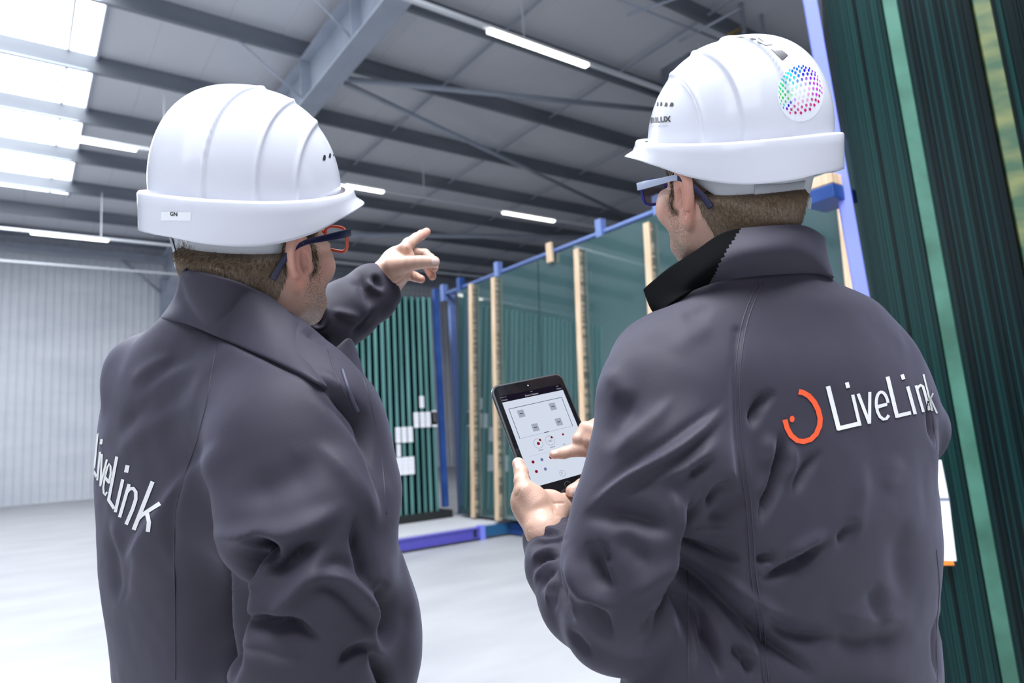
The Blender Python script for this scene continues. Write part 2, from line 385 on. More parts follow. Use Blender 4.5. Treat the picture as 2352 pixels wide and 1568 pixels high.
m_ = MB(); yy = 9.32; m_.box(5.34, 5.42, yy-.02, yy+.06, .35, 3.76); m_.build('end_post', m_blue, rk)
def at_face(px_, py_, d=0.0):
    p = onplane(px_, py_, 0, 5.6)
    for _ in range(4): p = onplane(px_, py_, 0, xf(p[2])-d)
    return p
def lath(px_, ptop, lb, w_=.085, dd=.07, z0=.22, full=True):
    P_ = at_face(px_, ptop, dd); y = P_[1]
    t = empty('wooden_lath', (xf(.2)-dd/2, y, z0)); tag(t, lb, 'wooden lath')
    m_ = MB(); pane_box(m_, y-w_/2, y+w_/2, z0, P_[2], -dd, -dd+.02); m_.build('lath_face', m_wood, t)
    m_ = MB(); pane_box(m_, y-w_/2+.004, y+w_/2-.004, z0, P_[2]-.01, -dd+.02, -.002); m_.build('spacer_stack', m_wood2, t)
lath(1079, 652, 'upright pine lath against the panes, the leftmost of them')
lath(1131, 637, 'upright pine lath against the panes, second from the left')
lath(1322, 571, 'upright pine lath against the panes, seen just above and below the tablet')
lath(1483, 511, "upright pine lath against the panes, beside the right man's collar")
lath(1925, 380, "upright pine lath behind the right man's neck, next to the blue post", .09)
P_ = at_face(1264, 580, .04)
tag(MB().box(P_[0]-.03, P_[0]+.01, P_[1]-.05, P_[1]+.05, P_[2]-.13, P_[2]+.13).build('wooden_block', m_wood), 'short pine block clamped to the blue top rail between two laths', 'wooden block')
# --- near rack at the right: sheets seen on edge, leaning slightly to the left, standing at an angle to the long rack
NE = np.array([0.47, -0.883, 0.0]); ND = np.array([0.883, 0.47, 0.0])      # along the face, into the rack
NP = np.array([3.10, 1.58, 0.0])
def nearpt(px_, py_, off=0.0):
    r = ray(px_, py_); t = ((NP-off*ND-CAMP)@ND)/(r@ND); p = CAMP+r*t
    return np.array([(p-NP)@NE, p[2]])                                       # (run along the face, height)
def npos(s_, z, d=0.0): q = NP+NE*s_+ND*d; return (q[0], q[1], z)
def slab(name, s0, s1, lean, z0, z1, d0, d1, mt, parent=None, bev=0):
    m_ = MB()
    for z in (z0, z1):
        for (s_, d) in ((s0, d0), (s1, d0), (s1, d1), (s0, d1)): m_.v.append(npos(s_+lean*z, z, d))
    m_.f += [(0, 3, 2, 1), (4, 5, 6, 7), (0, 1, 5, 4), (1, 2, 6, 5), (2, 3, 7, 6), (3, 0, 4, 7)]
    return m_.build(name, mt, parent, bevel=bev)
nr = empty('near_glass_rack', tuple(NP)); tag(nr, 'near glass rack at the right edge: leaning bright blue post on a blue base', 'rack')
P0 = nearpt(1861, 0); P1 = nearpt(1979, 670)
lnp = (P1[0]-P0[0])/(P1[1]-P0[1]); pb = P0[0]-lnp*P0[1]
slab('blue_post', pb-.032, pb+.028, lnp, 0, 3.75, -.03, .06, m_blue2, nr, .004)
slab('base_frame', pb-.1, pb+1.6, 0, 0, .10, 0, 1.2, m_blue, nr)
DPO = float((np.array(npos(pb, 2.4, .06))-CAMP)@FW)
# small arm with wooden slats beside the bright blue post
ar = empty('wall_bracket', at(1905, 440, DPO)); tag(ar, "navy steel bracket carrying short wooden slats behind the right man's helmet", 'bracket')
A_ = at(1905, 445, DPO)
MB().box(A_[0]-.075, A_[0]+.13, A_[1]-.06, A_[1]+.10, A_[2]-.045, A_[2]+.022).build('bracket_arm', m_blue, ar, bevel=.004)
for q in range(5):
    MB().box(A_[0]-.075+.032*q, A_[0]-.048+.032*q, A_[1]-.06, A_[1]+.10, A_[2]+.024, A_[2]+.075).build('wooden_slat', m_wood, ar, bevel=.003)

q0 = nearpt(2040, 0); q1 = nearpt(2320, 1568); ln2 = (q1[0]-q0[0])/(q1[1]-q0[1])
bx = []
for (a_, c_) in (((2025, 2058), (0, 0)), ((2232, 2272), (0, 0))):
    l = nearpt(a_[0], 0); r_ = nearpt(a_[1], 0); bx.append((l[0]-ln2*l[1], r_[0]-ln2*r_[1]))
m_sh = []
for i, c in enumerate(((.003, .018, .018), (.004, .026, .026), (.0015, .007, .008), (.005, .032, .030))):
    mm = mat('glass_edge_tone_%d' % i, c, .3); mm.node_tree.nodes['Principled BSDF'].inputs['IOR'].default_value = 1.25; m_sh.append(mm)
m_bright = mat('pale_green_edge_band', (0.08, 0.34, 0.20), .35)
noise_col(m_bright, (0.025, 0.10, 0.065), (0.055, 0.175, 0.125), 5, (1, 1, 1), 3)
m_bright2 = mat('yellow_green_edge_band', (0.12, 0.26, 0.10), .35)
noise_col(m_bright2, (0.04, 0.09, 0.05), (0.16, 0.18, 0.07), 14, (.3, .3, 1), 3)
s_ = pb+.034+(lnp-ln2)*1.2
done = [False, False]
while s_ < pb+1.55:
    wd = .006+.010*rng.random()
    hit = [j for j, (a_, c_) in enumerate(bx) if not done[j] and s_+wd > a_]
    if hit:
        j = hit[0]; done[j] = True
        o = slab('glass_pack', bx[j][0], bx[j][1], ln2, .10, 3.6, -.012, .8, (m_bright, m_bright2)[j], bev=.003)
        tag(o, ('bright green glass pack edge in the near rack, the longer one nearer the right man', 'yellow-green glass pack edge at the upper right corner of the picture')[j], 'glass pack')
        s_ = bx[j][1]+.001; continue
    ms = m_sh[rng.choice(4, p=(.3, .4, .1, .2) if s_ < bx[0][0] else (.3, .04, .64, .02))]
    o = slab('glass_sheet', s_, s_+wd, ln2, .10, 3.55+.04*rng.random(), .012*rng.random(), .8, ms)
    tag(o, 'dark green glass sheet seen on edge, packed upright in the near rack at the right', 'glass sheet', 'dark glass sheets in the near rack')
    s_ += wd+.0012
dn = empty('delivery_note', npos(*nearpt(2175, 1180), -.02)); tag(dn, "white paper note with orange foot, taped to the near rack beside the right man", 'paper')
def quad(pts, name, mt, off):
    P_ = [npos(*nearpt(*p, off), -off) for p in pts]; m_ = MB()
    m_.v = P_+[tuple(np.array(p)+ND*.003) for p in P_]
    m_.f = [(0, 1, 2, 3), (7, 6, 5, 4), (0, 4, 5, 1), (1, 5, 6, 2), (2, 6, 7, 3), (3, 7, 4, 0)]; return m_.build(name, mt, dn)
quad(((2110, 1058), (2162, 1056), (2179, 1143), (2120, 1143)), 'upper_sheet', m_label, .03)
quad(((2120, 1150), (2180, 1148), (2197, 1288), (2130, 1286)), 'lower_sheet', m_label, .03)
quad(((2130, 1286), (2190, 1288), (2192, 1298), (2130, 1298)), 'orange_stripe', m_orange, .031)
quad(((2120, 1143), (2180, 1143), (2181, 1149), (2120, 1149)), 'tape', mat('grey_tape', (.2, .22, .3), .4), .032)
# ================================================================== implicit modelling tools for the figures
def rc(P, a, b, ra, rb):
    a = np.asarray(a, np.float32); b = np.asarray(b, np.float32); ba = b-a
    t = np.clip(((P-a)@ba)/float(ba@ba), 0, 1)
    d = P-a-t[:, None]*ba
    return np.sqrt((d*d).sum(1)) - (ra+(rb-ra)*t)
def ell(P, c, r, A=None):
    q = P-np.asarray(c, np.float32)
    if A is not None: q = q@np.asarray(A, np.float32).T       # rows of A: ellipsoid axes in world
    r = np.asarray(r, np.float32); k0 = np.sqrt(((q/r)**2).sum(1)); k1 = np.sqrt(((q/(r*r))**2).sum(1))+1e-9
    return k0*(k0-1)/k1
def smin(a, b, k):
    h = np.clip(.5+.5*(b-a)/k, 0, 1); return b*(1-h)+a*h-k*h*(1-h)
def smax(a, b, k): return -smin(-a, -b, k)
def chain(P, pts, k=.01):
    """pts: list of (xyz, r)"""
    d = None
    for (a, ra), (b, rb) in zip(pts[:-1], pts[1:]):
        e = rc(P, a, b, ra, rb); d = e if d is None else smin(d, e, k)
    return d
def surface_nets(fn, lo, hi, h):
    lo = np.asarray(lo, float); n = np.ceil((np.asarray(hi, float)-lo)/h).astype(int)+1
    ax = [lo[i]+h*np.arange(n[i]) for i in range(3)]
    V = np.empty(n, np.float32)
    Y, Z = np.meshgrid(ax[1], ax[2], indexing='ij'); step = max(1, int(400000/(n[1]*n[2])))
    for i0 in range(0, n[0], step):
        xs = ax[0][i0:i0+step]
        P = np.empty((len(xs), n[1], n[2], 3), np.float32)
        P[..., 0] = xs[:, None, None]; P[..., 1] = Y; P[..., 2] = Z
        V[i0:i0+step] = fn(P.reshape(-1, 3)).reshape(len(xs), n[1], n[2])
    S = V < 0
    c = np.zeros(tuple(n-1), np.int8)
    for i in (0, 1):
        for j in (0, 1):
            for k in (0, 1): c += S[i:n[0]-1+i, j:n[1]-1+j, k:n[2]-1+k]
    act = (c > 0) & (c < 8); idx = -np.ones(act.shape, np.int64); I = np.argwhere(act); idx[act] = np.arange(len(I))
    acc = np.zeros((len(I), 3)); cnt = np.zeros(len(I))
    cor = [(0, 0, 0), (1, 0, 0), (0, 1, 0), (1, 1, 0), (0, 0, 1), (1, 0, 1), (0, 1, 1), (1, 1, 1)]
    for a in range(8):
        for b in range(a+1, 8):
            df = np.array(cor[b])-np.array(cor[a])
            if abs(df).sum() != 1: continue
            va = V[I[:, 0]+cor[a][0], I[:, 1]+cor[a][1], I[:, 2]+cor[a][2]]; vb = V[I[:, 0]+cor[b][0], I[:, 1]+cor[b][1], I[:, 2]+cor[b][2]]
            m = (va < 0) != (vb < 0)
            t = np.where(m, va/(va-vb+1e-20), 0)
            acc += m[:, None]*(np.array(cor[a])+t[:, None]*df); cnt += m
    vert = lo+h*(I+acc/cnt[:, None])
    quads = []
    for axs in range(3):
        o1, o2 = [(1, 2), (2, 0), (0, 1)][axs]
        sl = [slice(None)]*3; sh = [slice(None)]*3; sl[axs] = slice(0, -1); sh[axs] = slice(1, None)
        A = S[tuple(sl)]; B = S[tuple(sh)]; E = np.argwhere(A != B); flip = A[A != B]
        ok = (E[:, o1] > 0) & (E[:, o2] > 0) & (E[:, o1] < n[o1]-1) & (E[:, o2] < n[o2]-1); E = E[ok]; flip = flip[ok]
        def g(d1, d2):
            e = E.copy(); e[:, o1] -= d1; e[:, o2] -= d2; return idx[e[:, 0], e[:, 1], e[:, 2]]
        q = np.stack([g(0, 0), g(1, 0), g(1, 1), g(0, 1)], 1)
        q[~flip] = q[~flip][:, ::-1]; quads.append(q)
    return vert, np.concatenate(quads)
def cat_mesh(parts):
    V = []; Q = []; n = 0
    for v, q in parts: V.append(v); Q.append(q+n); n += len(v)
    return np.concatenate(V), np.concatenate(Q)
def vnormals(V, Q):
    a = V[Q[:, 0]]; b = V[Q[:, 1]]; c = V[Q[:, 2]]; d = V[Q[:, 3]]
    nq = np.cross(c-a, d-b); N = np.zeros_like(V)
    for k in range(4): np.add.at(N, Q[:, k], nq)
    return N/(np.linalg.norm(N, axis=1)[:, None]+1e-12)
def laplace(V, Q, it=2, f=.5):
    V = V.copy(); E = np.concatenate([Q[:, [0, 1]], Q[:, [1, 2]], Q[:, [2, 3]], Q[:, [3, 0]]])
    n = len(V); cnt = np.bincount(E.ravel(), minlength=n)[:, None].astype(float)
    for _ in range(it):
        A = np.stack([np.bincount(E[:, 0], V[E[:, 1], k], n)+np.bincount(E[:, 1], V[E[:, 0], k], n) for k in range(3)], 1)/np.maximum(cnt, 1)
        V += f*(A-V)
    return V
def smooth_interp(xs, ys, x):
    """monotone-ish cubic (Catmull-Rom) interpolation"""
    xs = np.asarray(xs, float); ys = np.asarray(ys, float); x = np.clip(x, xs[0], xs[-1])
    m = np.gradient(ys, xs); i = np.clip(np.searchsorted(xs, x)-1, 0, len(xs)-2)
    h = xs[i+1]-xs[i]; t = (x-xs[i])/h
    return (2*t**3-3*t**2+1)*ys[i]+(t**3-2*t**2+t)*h*m[i]+(-2*t**3+3*t**2)*ys[i+1]+(t**3-t**2)*h*m[i+1]
def section_loft(P, st, depth0, shear, expo=2.4):
    """body trunk: horizontal sections. st rows: (v, left u, right u, depth centre, half depth m)"""
    u, v, z = project(P); st = np.asarray(st, float)
    g = lambda k: smooth_interp(st[:, 0], st[:, k], v)
    L, R_, zc, hd = g(1), g(2), g(3), g(4); uc = (L+R_)/2; hw = np.maximum((R_-L)/2, 1.0)
    hm = hw*zc/F
    X = (u-uc)/hw; Z = (z-(zc+shear*(u-uc)/F*zc))/hd
    r = (np.abs(X)**expo+np.abs(Z)**expo)**(1/expo)
    d = (r-1)*np.minimum(hm, hd)
    vt = st[0, 0]; vb = st[-1, 0]
    return np.maximum(np.maximum(d, (vt-v)*z/F), (v-vb)*z/F)
def fold_field(P, N, folds, front=True):
    """sum of ridge / valley profiles along curves given where they run on the visible side"""
    u, v, z = project(P); D = np.zeros(len(P))
    facing = np.clip(-(N@FW)*3+.6, 0, 1)
    for f in folds:
        pts, w, amp = f[0], f[1], f[2]; pr = f[3] if len(f) > 3 else 'g'
        pts = np.asarray(pts, float)
        if len(pts) > 2:                                       # smooth the polyline
            t = np.linspace(0, len(pts)-1, 6*(len(pts)-1)+1)
            pts = np.stack([smooth_interp(np.arange(len(pts)), pts[:, 0], t), smooth_interp(np.arange(len(pts)), pts[:, 1], t)], 1)
        seg = np.linalg.norm(np.diff(pts, axis=0), axis=1); cum = np.concatenate([[0], np.cumsum(seg)]); Lt = cum[-1]
        lo = pts.min(0)-4*w; hi = pts.max(0)+4*w
        sel = np.where((u > lo[0]) & (u < hi[0]) & (v > lo[1]) & (v < hi[1]))[0]
        if not len(sel): continue
        q = np.stack([u[sel], v[sel]], 1); best = np.full(len(sel), 1e9); tt = np.zeros(len(sel)); sg = np.zeros(len(sel))
        for i in range(len(pts)-1):
            a = pts[i]; b = pts[i+1]; ba = b-a; t = np.clip(((q-a)@ba)/(ba@ba), 0, 1); dd = q-a-t[:, None]*ba
            d = np.hypot(dd[:, 0], dd[:, 1]); m = d < best; best[m] = d[m]; tt[m] = (cum[i]+t[m]*seg[i])/Lt
            cr = ba[0]*dd[:, 1]-ba[1]*dd[:, 0]; sg[m] = np.sign(cr[m])
        env = np.minimum(1, np.minimum(tt, 1-tt)*2.7+.02) if pr != 'c' else np.ones(len(tt))
        env = env*env*(3-2*env); x = best/(w*(.55+.45*env))
        if pr == 's':   prof = np.exp(-x*x)*1.0-.45*np.exp(-((x-1.6)/1.0)**2)      # ridge with side troughs
        elif pr == 'l': prof = np.exp(-x*x)*np.where(sg > 0, 1, .0)+np.exp(-(x*.35)**2)*np.where(sg > 0, 0, 1)   # steep on one side
        elif pr == 'r': prof = np.exp(-x*x)*np.where(sg < 0, 1, .0)+np.exp(-(x*.35)**2)*np.where(sg < 0, 0, 1)
        else: prof = np.exp(-x*x)
        D[sel] += amp*env*prof*facing[sel]
    return D
def vnoise(P, scale, seed):
    """smooth value noise, used for soft cloth unevenness"""
    r = np.random.default_rng(seed); T = r.random((32, 32, 32)).astype(np.float32)
    q = P*scale; i = np.floor(q).astype(int); f = q-i; f = f*f*(3-2*f); o = 0
    for a in (0, 1):
        for b in (0, 1):
            for c in (0, 1):
                wgt = np.abs(1-a-f[:, 0])*np.abs(1-b-f[:, 1])*np.abs(1-c-f[:, 2])
                o = o+wgt*T[(i[:, 0]+a) % 32, (i[:, 1]+b) % 32, (i[:, 2]+c) % 32]
    return o*2-1
def bvh_of(*objs):
    dg = bpy.context.evaluated_depsgraph_get(); dg.update(); V = []; Fc = []; n = 0
    for o in objs:
        e = o.evaluated_get(dg); me = e.to_mesh(); W = o.matrix_world
        V += [W@v.co for v in me.vertices]; Fc += [tuple(i+n for i in p.vertices) for p in me.polygons]; n = len(V); e.to_mesh_clear()
    return BVHTree.FromPolygons(V, Fc)
def bvh_np(V, Q): return BVHTree.FromPolygons([tuple(map(float, v)) for v in V], [tuple(map(int, q)) for q in Q])
def hit(bv, x, y, off=.0012):
    r = ray(x, y); r = r/np.linalg.norm(r); loc, nn, i, d = bv.ray_cast(Vector(CAMP), Vector(r))
    if loc is None: return None
    if nn.dot(Vector(r)) > 0: nn = -nn
    return np.array(loc+nn*off)
def print_on(bv, name, mt, parent, polys, off=.0012, grid=3.0):
    """printed marks: flat outline polygons laid on the surface they are printed on (subdivided so they follow it)"""
    bm = bmesh.new()
    for poly in polys:
        vs = [bm.verts.new((p[0], p[1], 0)) for p in poly]
        try: bm.faces.new(vs)
        except ValueError: pass
    bmesh.ops.triangulate(bm, faces=bm.faces[:])
    for _ in range(8):
        lg = [e for e in bm.edges if e.calc_length() > grid*2]
        if not lg: break
        bmesh.ops.subdivide_edges(bm, edges=lg, cuts=1); bmesh.ops.triangulate(bm, faces=bm.faces[:])
    bad = []
    for v in bm.verts:
        h_ = hit(bv, v.co.x, v.co.y, off)
        if h_ is None: bad.append(v)
        else: v.co = h_
    bmesh.ops.delete(bm, geom=bad, context='VERTS')
    # faces jumping between distant surfaces are dropped
    far = [f for f in bm.faces if max(e.calc_length() for e in f.edges) > .02]
    bmesh.ops.delete(bm, geom=far, context='FACES')
    me = bpy.data.meshes.new(name); bm.to_mesh(me); bm.free()
    return link(name, me, mt, parent, True)
def stroke(pts, w, cap=0.0):
    """polyline -> list of quads of width w (with mitred overlap)"""
    pts = [np.asarray(p, float) for p in pts]; L = []; R_ = []
    for i, p in enumerate(pts):
        t = pts[min(i+1, len(pts)-1)]-pts[max(i-1, 0)]; t /= np.linalg.norm(t)+1e-9; n = np.array([-t[1], t[0]])
        ww = w[i] if hasattr(w, '__len__') else w
        L.append(p+n*ww/2); R_.append(p-n*ww/2)
    return [[L[i], L[i+1], R_[i+1], R_[i]] for i in range(len(pts)-1)]
def arc(cx, cy, rx, ry, a0, a1, n, rot=0):
    o = []; c, s = math.cos(rot), math.sin(rot)
    for i in range(n+1):
        a = math.radians(a0+(a1-a0)*i/n); x, y = rx*math.cos(a), ry*math.sin(a); o.append((cx+c*x-s*y, cy+s*x+c*y))
    return o
def text_polys(txt, bold=0.0):
    """outline triangles of a text in the built-in font, unit height, origin at the left of the baseline"""
    cu = bpy.data.curves.new('t', 'FONT'); cu.body = txt; cu.size = 1.0; cu.offset = bold; cu.resolution_u = 2
    o = bpy.data.objects.new('t', cu); COL.objects.link(o); dg = bpy.context.evaluated_depsgraph_get(); dg.update()
    me = o.evaluated_get(dg).to_mesh(); P = [(v.co.x, v.co.y) for v in me.vertices]; T = [[P[i] for i in p.vertices] for p in me.polygons]
    o.evaluated_get(dg).to_mesh_clear(); bpy.data.objects.remove(o); bpy.data.curves.remove(cu)
    if T:
        xs = [p[0] for t in T for p in t]; x0, x1 = min(xs), max(xs)
        T = [[(p[0]-x0, p[1]) for p in t] for t in T]; return T, x1-x0
    return [], 1
# local frame helper: origin o, heading angle psi measured from picture-right towards away, tilt angles
RH = np.array([math.cos(YAW), math.sin(YAW), 0.0]); AH = np.array([-math.sin(YAW), math.cos(YAW), 0.0]); ZH = np.array([0, 0, 1.0])
class Frame:
    def __init__(s, o, psi, nod=0.0, lean=0.0, k=1.0):
        s.k = k; ps, n, l = map(math.radians, (psi, nod, lean)); s.o = np.asarray(o, float)
        f = RH*math.cos(ps)+AH*math.sin(ps); lft = np.cross(ZH, f)
        f2 = f*math.cos(n)+ZH*math.sin(n); u2 = np.cross(f2, lft)
        l3 = lft*math.cos(l)+u2*math.sin(l); u3 = np.cross(f2, l3)
        s.R = np.array([f2, l3, u3])           # rows: forward, left, up
    def w(s, P): return s.o+s.k*(np.asarray(P, float)@s.R)
    def l(s, P): return (((np.asarray(P)-s.o)@s.R.T)/s.k).astype(np.float32)
# ================================================================== hard hats
m_shell = mat('white_helmet_plastic', (0.70, 0.71, 0.77), 0.16)
m_shell.node_tree.nodes['Principled BSDF'].inputs['Subsurface Weight'].default_value = 0.08
m_shell.node_tree.nodes['Principled BSDF'].inputs['Subsurface Radius'].default_value = (.02, .02, .02)
m_susp = mat('grey_harness_plastic', (0.50, 0.52, 0.55), 0.45)
m_ink = mat('black_ink', (0.012, 0.012, 0.014), 0.4)
m_ventm = mat('dark_vent', (0.02, 0.02, 0.022), 0.6)
HA, HB, HC = .138, .112, .139
HF = .152
def dome_r(fx, z):
    pass
def helmet(fr, label, s=1.0):
    """fr: Frame whose origin is the centre of the rim plane"""
    hp = empty('hard_hat', tuple(fr.o)); tag(hp, label, 'hard hat')
    NA, NT = 300, 150
    V = []; 
    def rimz(a): return -.008*math.sin(a)**2*s - .004
    def pt(a, t, inset=0.0):
        # t 0..1 from rim to crown
        ca, sa = math.cos(a), math.sin(a); th = t*math.pi/2
        rr = math.cos(th)**.82 if t < 1 else 0.0; zz = math.sin(th)**1.02
        ax = HF if ca > 0 else HA*.98
        x = ax*ca*rr; y = HB*sa*rr; z = HC*zz + rimz(a)*(1-t)**1.5
        # stepped front: three nested arches, each a little lower than the one behind it
        e = 0.0
        xs = x + .35*max(0, z-.03)*0
        for x0, A_ in ((-.110, .145), (-.055, .135), (.005, .112)):
            yb = HB*math.sqrt(1-(x0/HA)**2); lv = x-A_*(1-min(1.6, (y/yb)**2))-x0 if abs(y) < yb*1.26 else 1.0
            if x < x0*.9-.02 and abs(y) > .9*yb: lv = -1
            k_ = max(-40, min(40, lv/.0014))
            e += .0030/(1+math.exp(-k_)); e -= .0016*math.exp(-((lv+.004)/.0035)**2)
        e *= min(1, (1-t)*9)*1.0 if t > .9 else 1
        n = np.array([x/HA**2, y/HB**2, max(z, 0)/HC**2]); n /= np.linalg.norm(n)+1e-9
        return (np.array([x, y, z])-n*(e+inset))*s
    for i in range(NT+1):
        t = i/NT
        for j in range(NA):
            V.append(pt(2*math.pi*j/NA, t))
    Fc = []
    for i in range(NT):
        for j in range(NA): Fc.append((i*NA+j, i*NA+(j+1) % NA, (i+1)*NA+(j+1) % NA, (i+1)*NA+j))
    me = mesh_np('shell', fr.w(np.array(V)), Fc)
    sh = link('shell', me, m_shell, hp, True)
    # skirt band: flares out at the rim and drops to a wavy lower edge, with the peak in front
    def low(a):
        c = math.cos(a); aa = abs(math.degrees(math.atan2(math.sin(a), math.cos(a))))
        xs = [0, 25, 45, 65, 90, 115, 140, 160, 180]; ys = [-.026, -.027, -.030, -.040, -.056, -.064, -.060, -.053, -.051]
        return float(smooth_interp(xs, ys, np.array([aa]))[0])
    def peak(a):
        aa = abs(math.degrees(math.atan2(math.sin(a), math.cos(a)))); return .016*max(0, math.cos(math.radians(min(90, aa*1.35))))**1.2
    rows = []
    NA2 = 240
    prof = [(-.001, .000, 0), (.004, .0035, 0), (.0085, .003, 0), (.0105, 0, 0), (.0115, -.25, 1), (.013, -.6, 1), (.0145, -.92, 1), (.0145, -1.0, 1), (.0115, -1.0, 1), (.0095, -.9, 1), (.007, -.5, 1), (.003, -.1, 1), (-.003, 0, 0)]
    V = []
    for k, (o_, zz, m_) in enumerate(prof):
        for j in range(NA2):
            a = 2*math.pi*j/NA2; ca, sa = math.cos(a), math.sin(a); ah = HF if ca > 0 else HA; r0 = np.array([ah*ca, HB*sa]); n = np.array([ca/ah, sa/HB]); n /= np.linalg.norm(n)
            zr = rimz(a)/s; L_ = low(a)-0.0; drop = (L_-zr)
            z = zr+zz if not m_ else zr+.0-(-zz)*(-drop)
            pk = peak(a)
            f_ = 0
            if m_:
                q = -zz; f_ = max(0, (q-.55)/.45) if q < .96 else 1.0
                if k in (8, 9): f_ = 1.0 if k == 8 else .9
                if k == 10: f_ = .3
            off = o_+pk*f_**1.0
            if m_ and pk > 0: z -= .006*(pk/.04)*f_*0
            V.append(((r0+n*off)[0]*s, (r0+n*off)[1]*s, z*s))
    K = len(prof); Fc = []
    for k in range(K):
        for j in range(NA2):
            k2 = (k+1) % K
            Fc.append((k*NA2+j, k2*NA2+j, k2*NA2+(j+1) % NA2, k*NA2+(j+1) % NA2))
    me = mesh_np('rim_band', fr.w(np.array(V)), Fc); rb = link('rim_band', me, m_shell, hp, True)
    # inner harness band with its clips
    V = []; N3 = 120; rowz = [(-.02, -.005), (-.050, -.010), (-.074, -.0140), (-.078, -.0145), (-.078, -.018), (-.02, -.010)]
    arcs = [math.radians(62+236*j/N3) for j in range(N3+1)]
    def hz(a, z):
        aa = abs(math.degrees(math.atan2(math.sin(a), math.cos(a))))
        return z*float(smooth_interp([0, 62, 85, 110, 135, 160, 180], [.3, .45, .85, 1.22, 1.34, 1.32, 1.28], np.array([aa]))[0])
    for (z, ofs) in rowz:
        for a in arcs:
            ca, sa = math.cos(a), math.sin(a); n = np.array([ca/HA, sa/HB]); n /= np.linalg.norm(n)
            ofs_ = ofs-.016*max(0, -ca)**1.5; p = np.array([HA*ca, HB*sa])+n*ofs_; V.append((p[0]*s, p[1]*s, hz(a, z)*s))
    Fc = []; K = len(rowz)
    for k in range(K):
        for j in range(N3):
            k2 = (k+1) % K; Fc.append((k*(N3+1)+j, k2*(N3+1)+j, k2*(N3+1)+j+1, k*(N3+1)+j+1))
    hb = link('harness_band', mesh_np('harness_band', fr.w(np.array(V)), Fc), m_susp, hp, True)
    for deg in (-172, -160, -143, -133, -116, 116, 133, 143, 160, 172):
        a = math.radians(deg); ca, sa = math.cos(a), math.sin(a); n = np.array([ca/HA, sa/HB, 0]); n /= np.linalg.norm(n)
        p = np.array([HA*ca, HB*sa, 0])+n*(-.0125-.016*max(0, -ca)**1.5); p[2] = hz(a, -.076)
        tt = np.cross(n, (0, 0, 1))
        MB().obox(fr.w(p*s), n@fr.R, tt@fr.R, np.array([0, 0, 1.])@fr.R, .0025*s, .0052*s, .0085*s).build('clip', m_susp, hp, bevel=.0008)
    # back panel of the ratchet
    V = []
    for (z, ofs) in ((-.05, -.0080), (-.071, -.0115), (-.071, -.0135), (-.05, -.0100)):
        for j in range(31):
            a = math.radians(122+46*j/30); a = -a if 'right' in label[:0] else a
            ca, sa = math.cos(a), math.sin(a); n = np.array([ca/HA, sa/HB]); n /= np.linalg.norm(n); p = np.array([HA*ca, HB*sa])+n*(ofs-.016*max(0, -ca)**1.5); V.append((p[0]*s, p[1]*s, hz(a, z)*s))
    Fc = [(k*31+j, ((k+1) % 4)*31+j, ((k+1) % 4)*31+j+1, k*31+j+1) for k in range(4) for j in range(30)]
    link('adjuster_panel', mesh_np('adjuster_panel', fr.w(np.array(V)), Fc), m_susp, hp, True)
    return hp, sh, rb, pt
# ================================================================== the two men
m_skin = mat('skin', (0.62, 0.38, 0.29), 0.45)
m_skin.node_tree.nodes['Principled BSDF'].inputs['Subsurface Weight'].default_value = 0.12
m_skin.node_tree.nodes['Principled BSDF'].inputs['Subsurface Radius'].default_value = (.012, .005, .003)
def skin_nodes():
    b = m_skin.node_tree.nodes['Principled BSDF']; m = m_skin
    at_ = nd(m, 'ShaderNodeAttribute', attribute_name='tone'); sp = nd(m, 'ShaderNodeSeparateColor'); lk(m, at_.outputs['Color'], sp.inputs[0])
    tc = nd(m, 'ShaderNodeTexCoord'); n1 = nd(m, 'ShaderNodeTexNoise'); n1.inputs['Scale'].default_value = 60; n1.inputs['Detail'].default_value = 4; lk(m, tc.outputs['Object'], n1.inputs['Vector'])
    base = nd(m, 'ShaderNodeMix', data_type='RGBA'); base.inputs[6].default_value = (0.52, 0.31, 0.23, 1); base.inputs[7].default_value = (0.60, 0.39, 0.30, 1); lk(m, n1.outputs['Fac'], base.inputs[0])
    pink = nd(m, 'ShaderNodeMix', data_type='RGBA'); pink.inputs[7].default_value = (0.72, 0.27, 0.20, 1); lk(m, base.outputs[2], pink.inputs[6]); lk(m, sp.outputs[0], pink.inputs[0])
    # stubble: dark specks where the beard grows
    v = nd(m, 'ShaderNodeTexNoise'); v.inputs['Scale'].default_value = 520; v.inputs['Detail'].default_value = 2; lk(m, tc.outputs['Object'], v.inputs['Vector'])
    cr = nd(m, 'ShaderNodeValToRGB'); cr.color_ramp.elements[0].position = .42; cr.color_ramp.elements[1].position = .60; lk(m, v.outputs['Fac'], cr.inputs[0])
    ml = nd(m, 'ShaderNodeMath', operation='MULTIPLY'); lk(m, cr.outputs[0], ml.inputs[0]); lk(m, sp.outputs[1], ml.inputs[1])
    bd = nd(m, 'ShaderNodeMix', data_type='RGBA'); bd.inputs[7].default_value = (0.16, 0.10, 0.06, 1); lk(m, pink.outputs[2], bd.inputs[6]); lk(m, ml.outputs[0], bd.inputs[0])
    nl = nd(m, 'ShaderNodeMix', data_type='RGBA'); nl.inputs[7].default_value = (0.80, 0.60, 0.56, 1); lk(m, bd.outputs[2], nl.inputs[6]); lk(m, sp.outputs[2], nl.inputs[0])
    lk(m, nl.outputs[2], b.inputs['Base Color'])
    bp = nd(m, 'ShaderNodeBump'); bp.inputs['Distance'].default_value = .0006; bp.inputs['Strength'].default_value = .6; lk(m, v.outputs['Fac'], bp.inputs['Height']); lk(m, bp.outputs[0], b.inputs['Normal'])
skin_nodes()
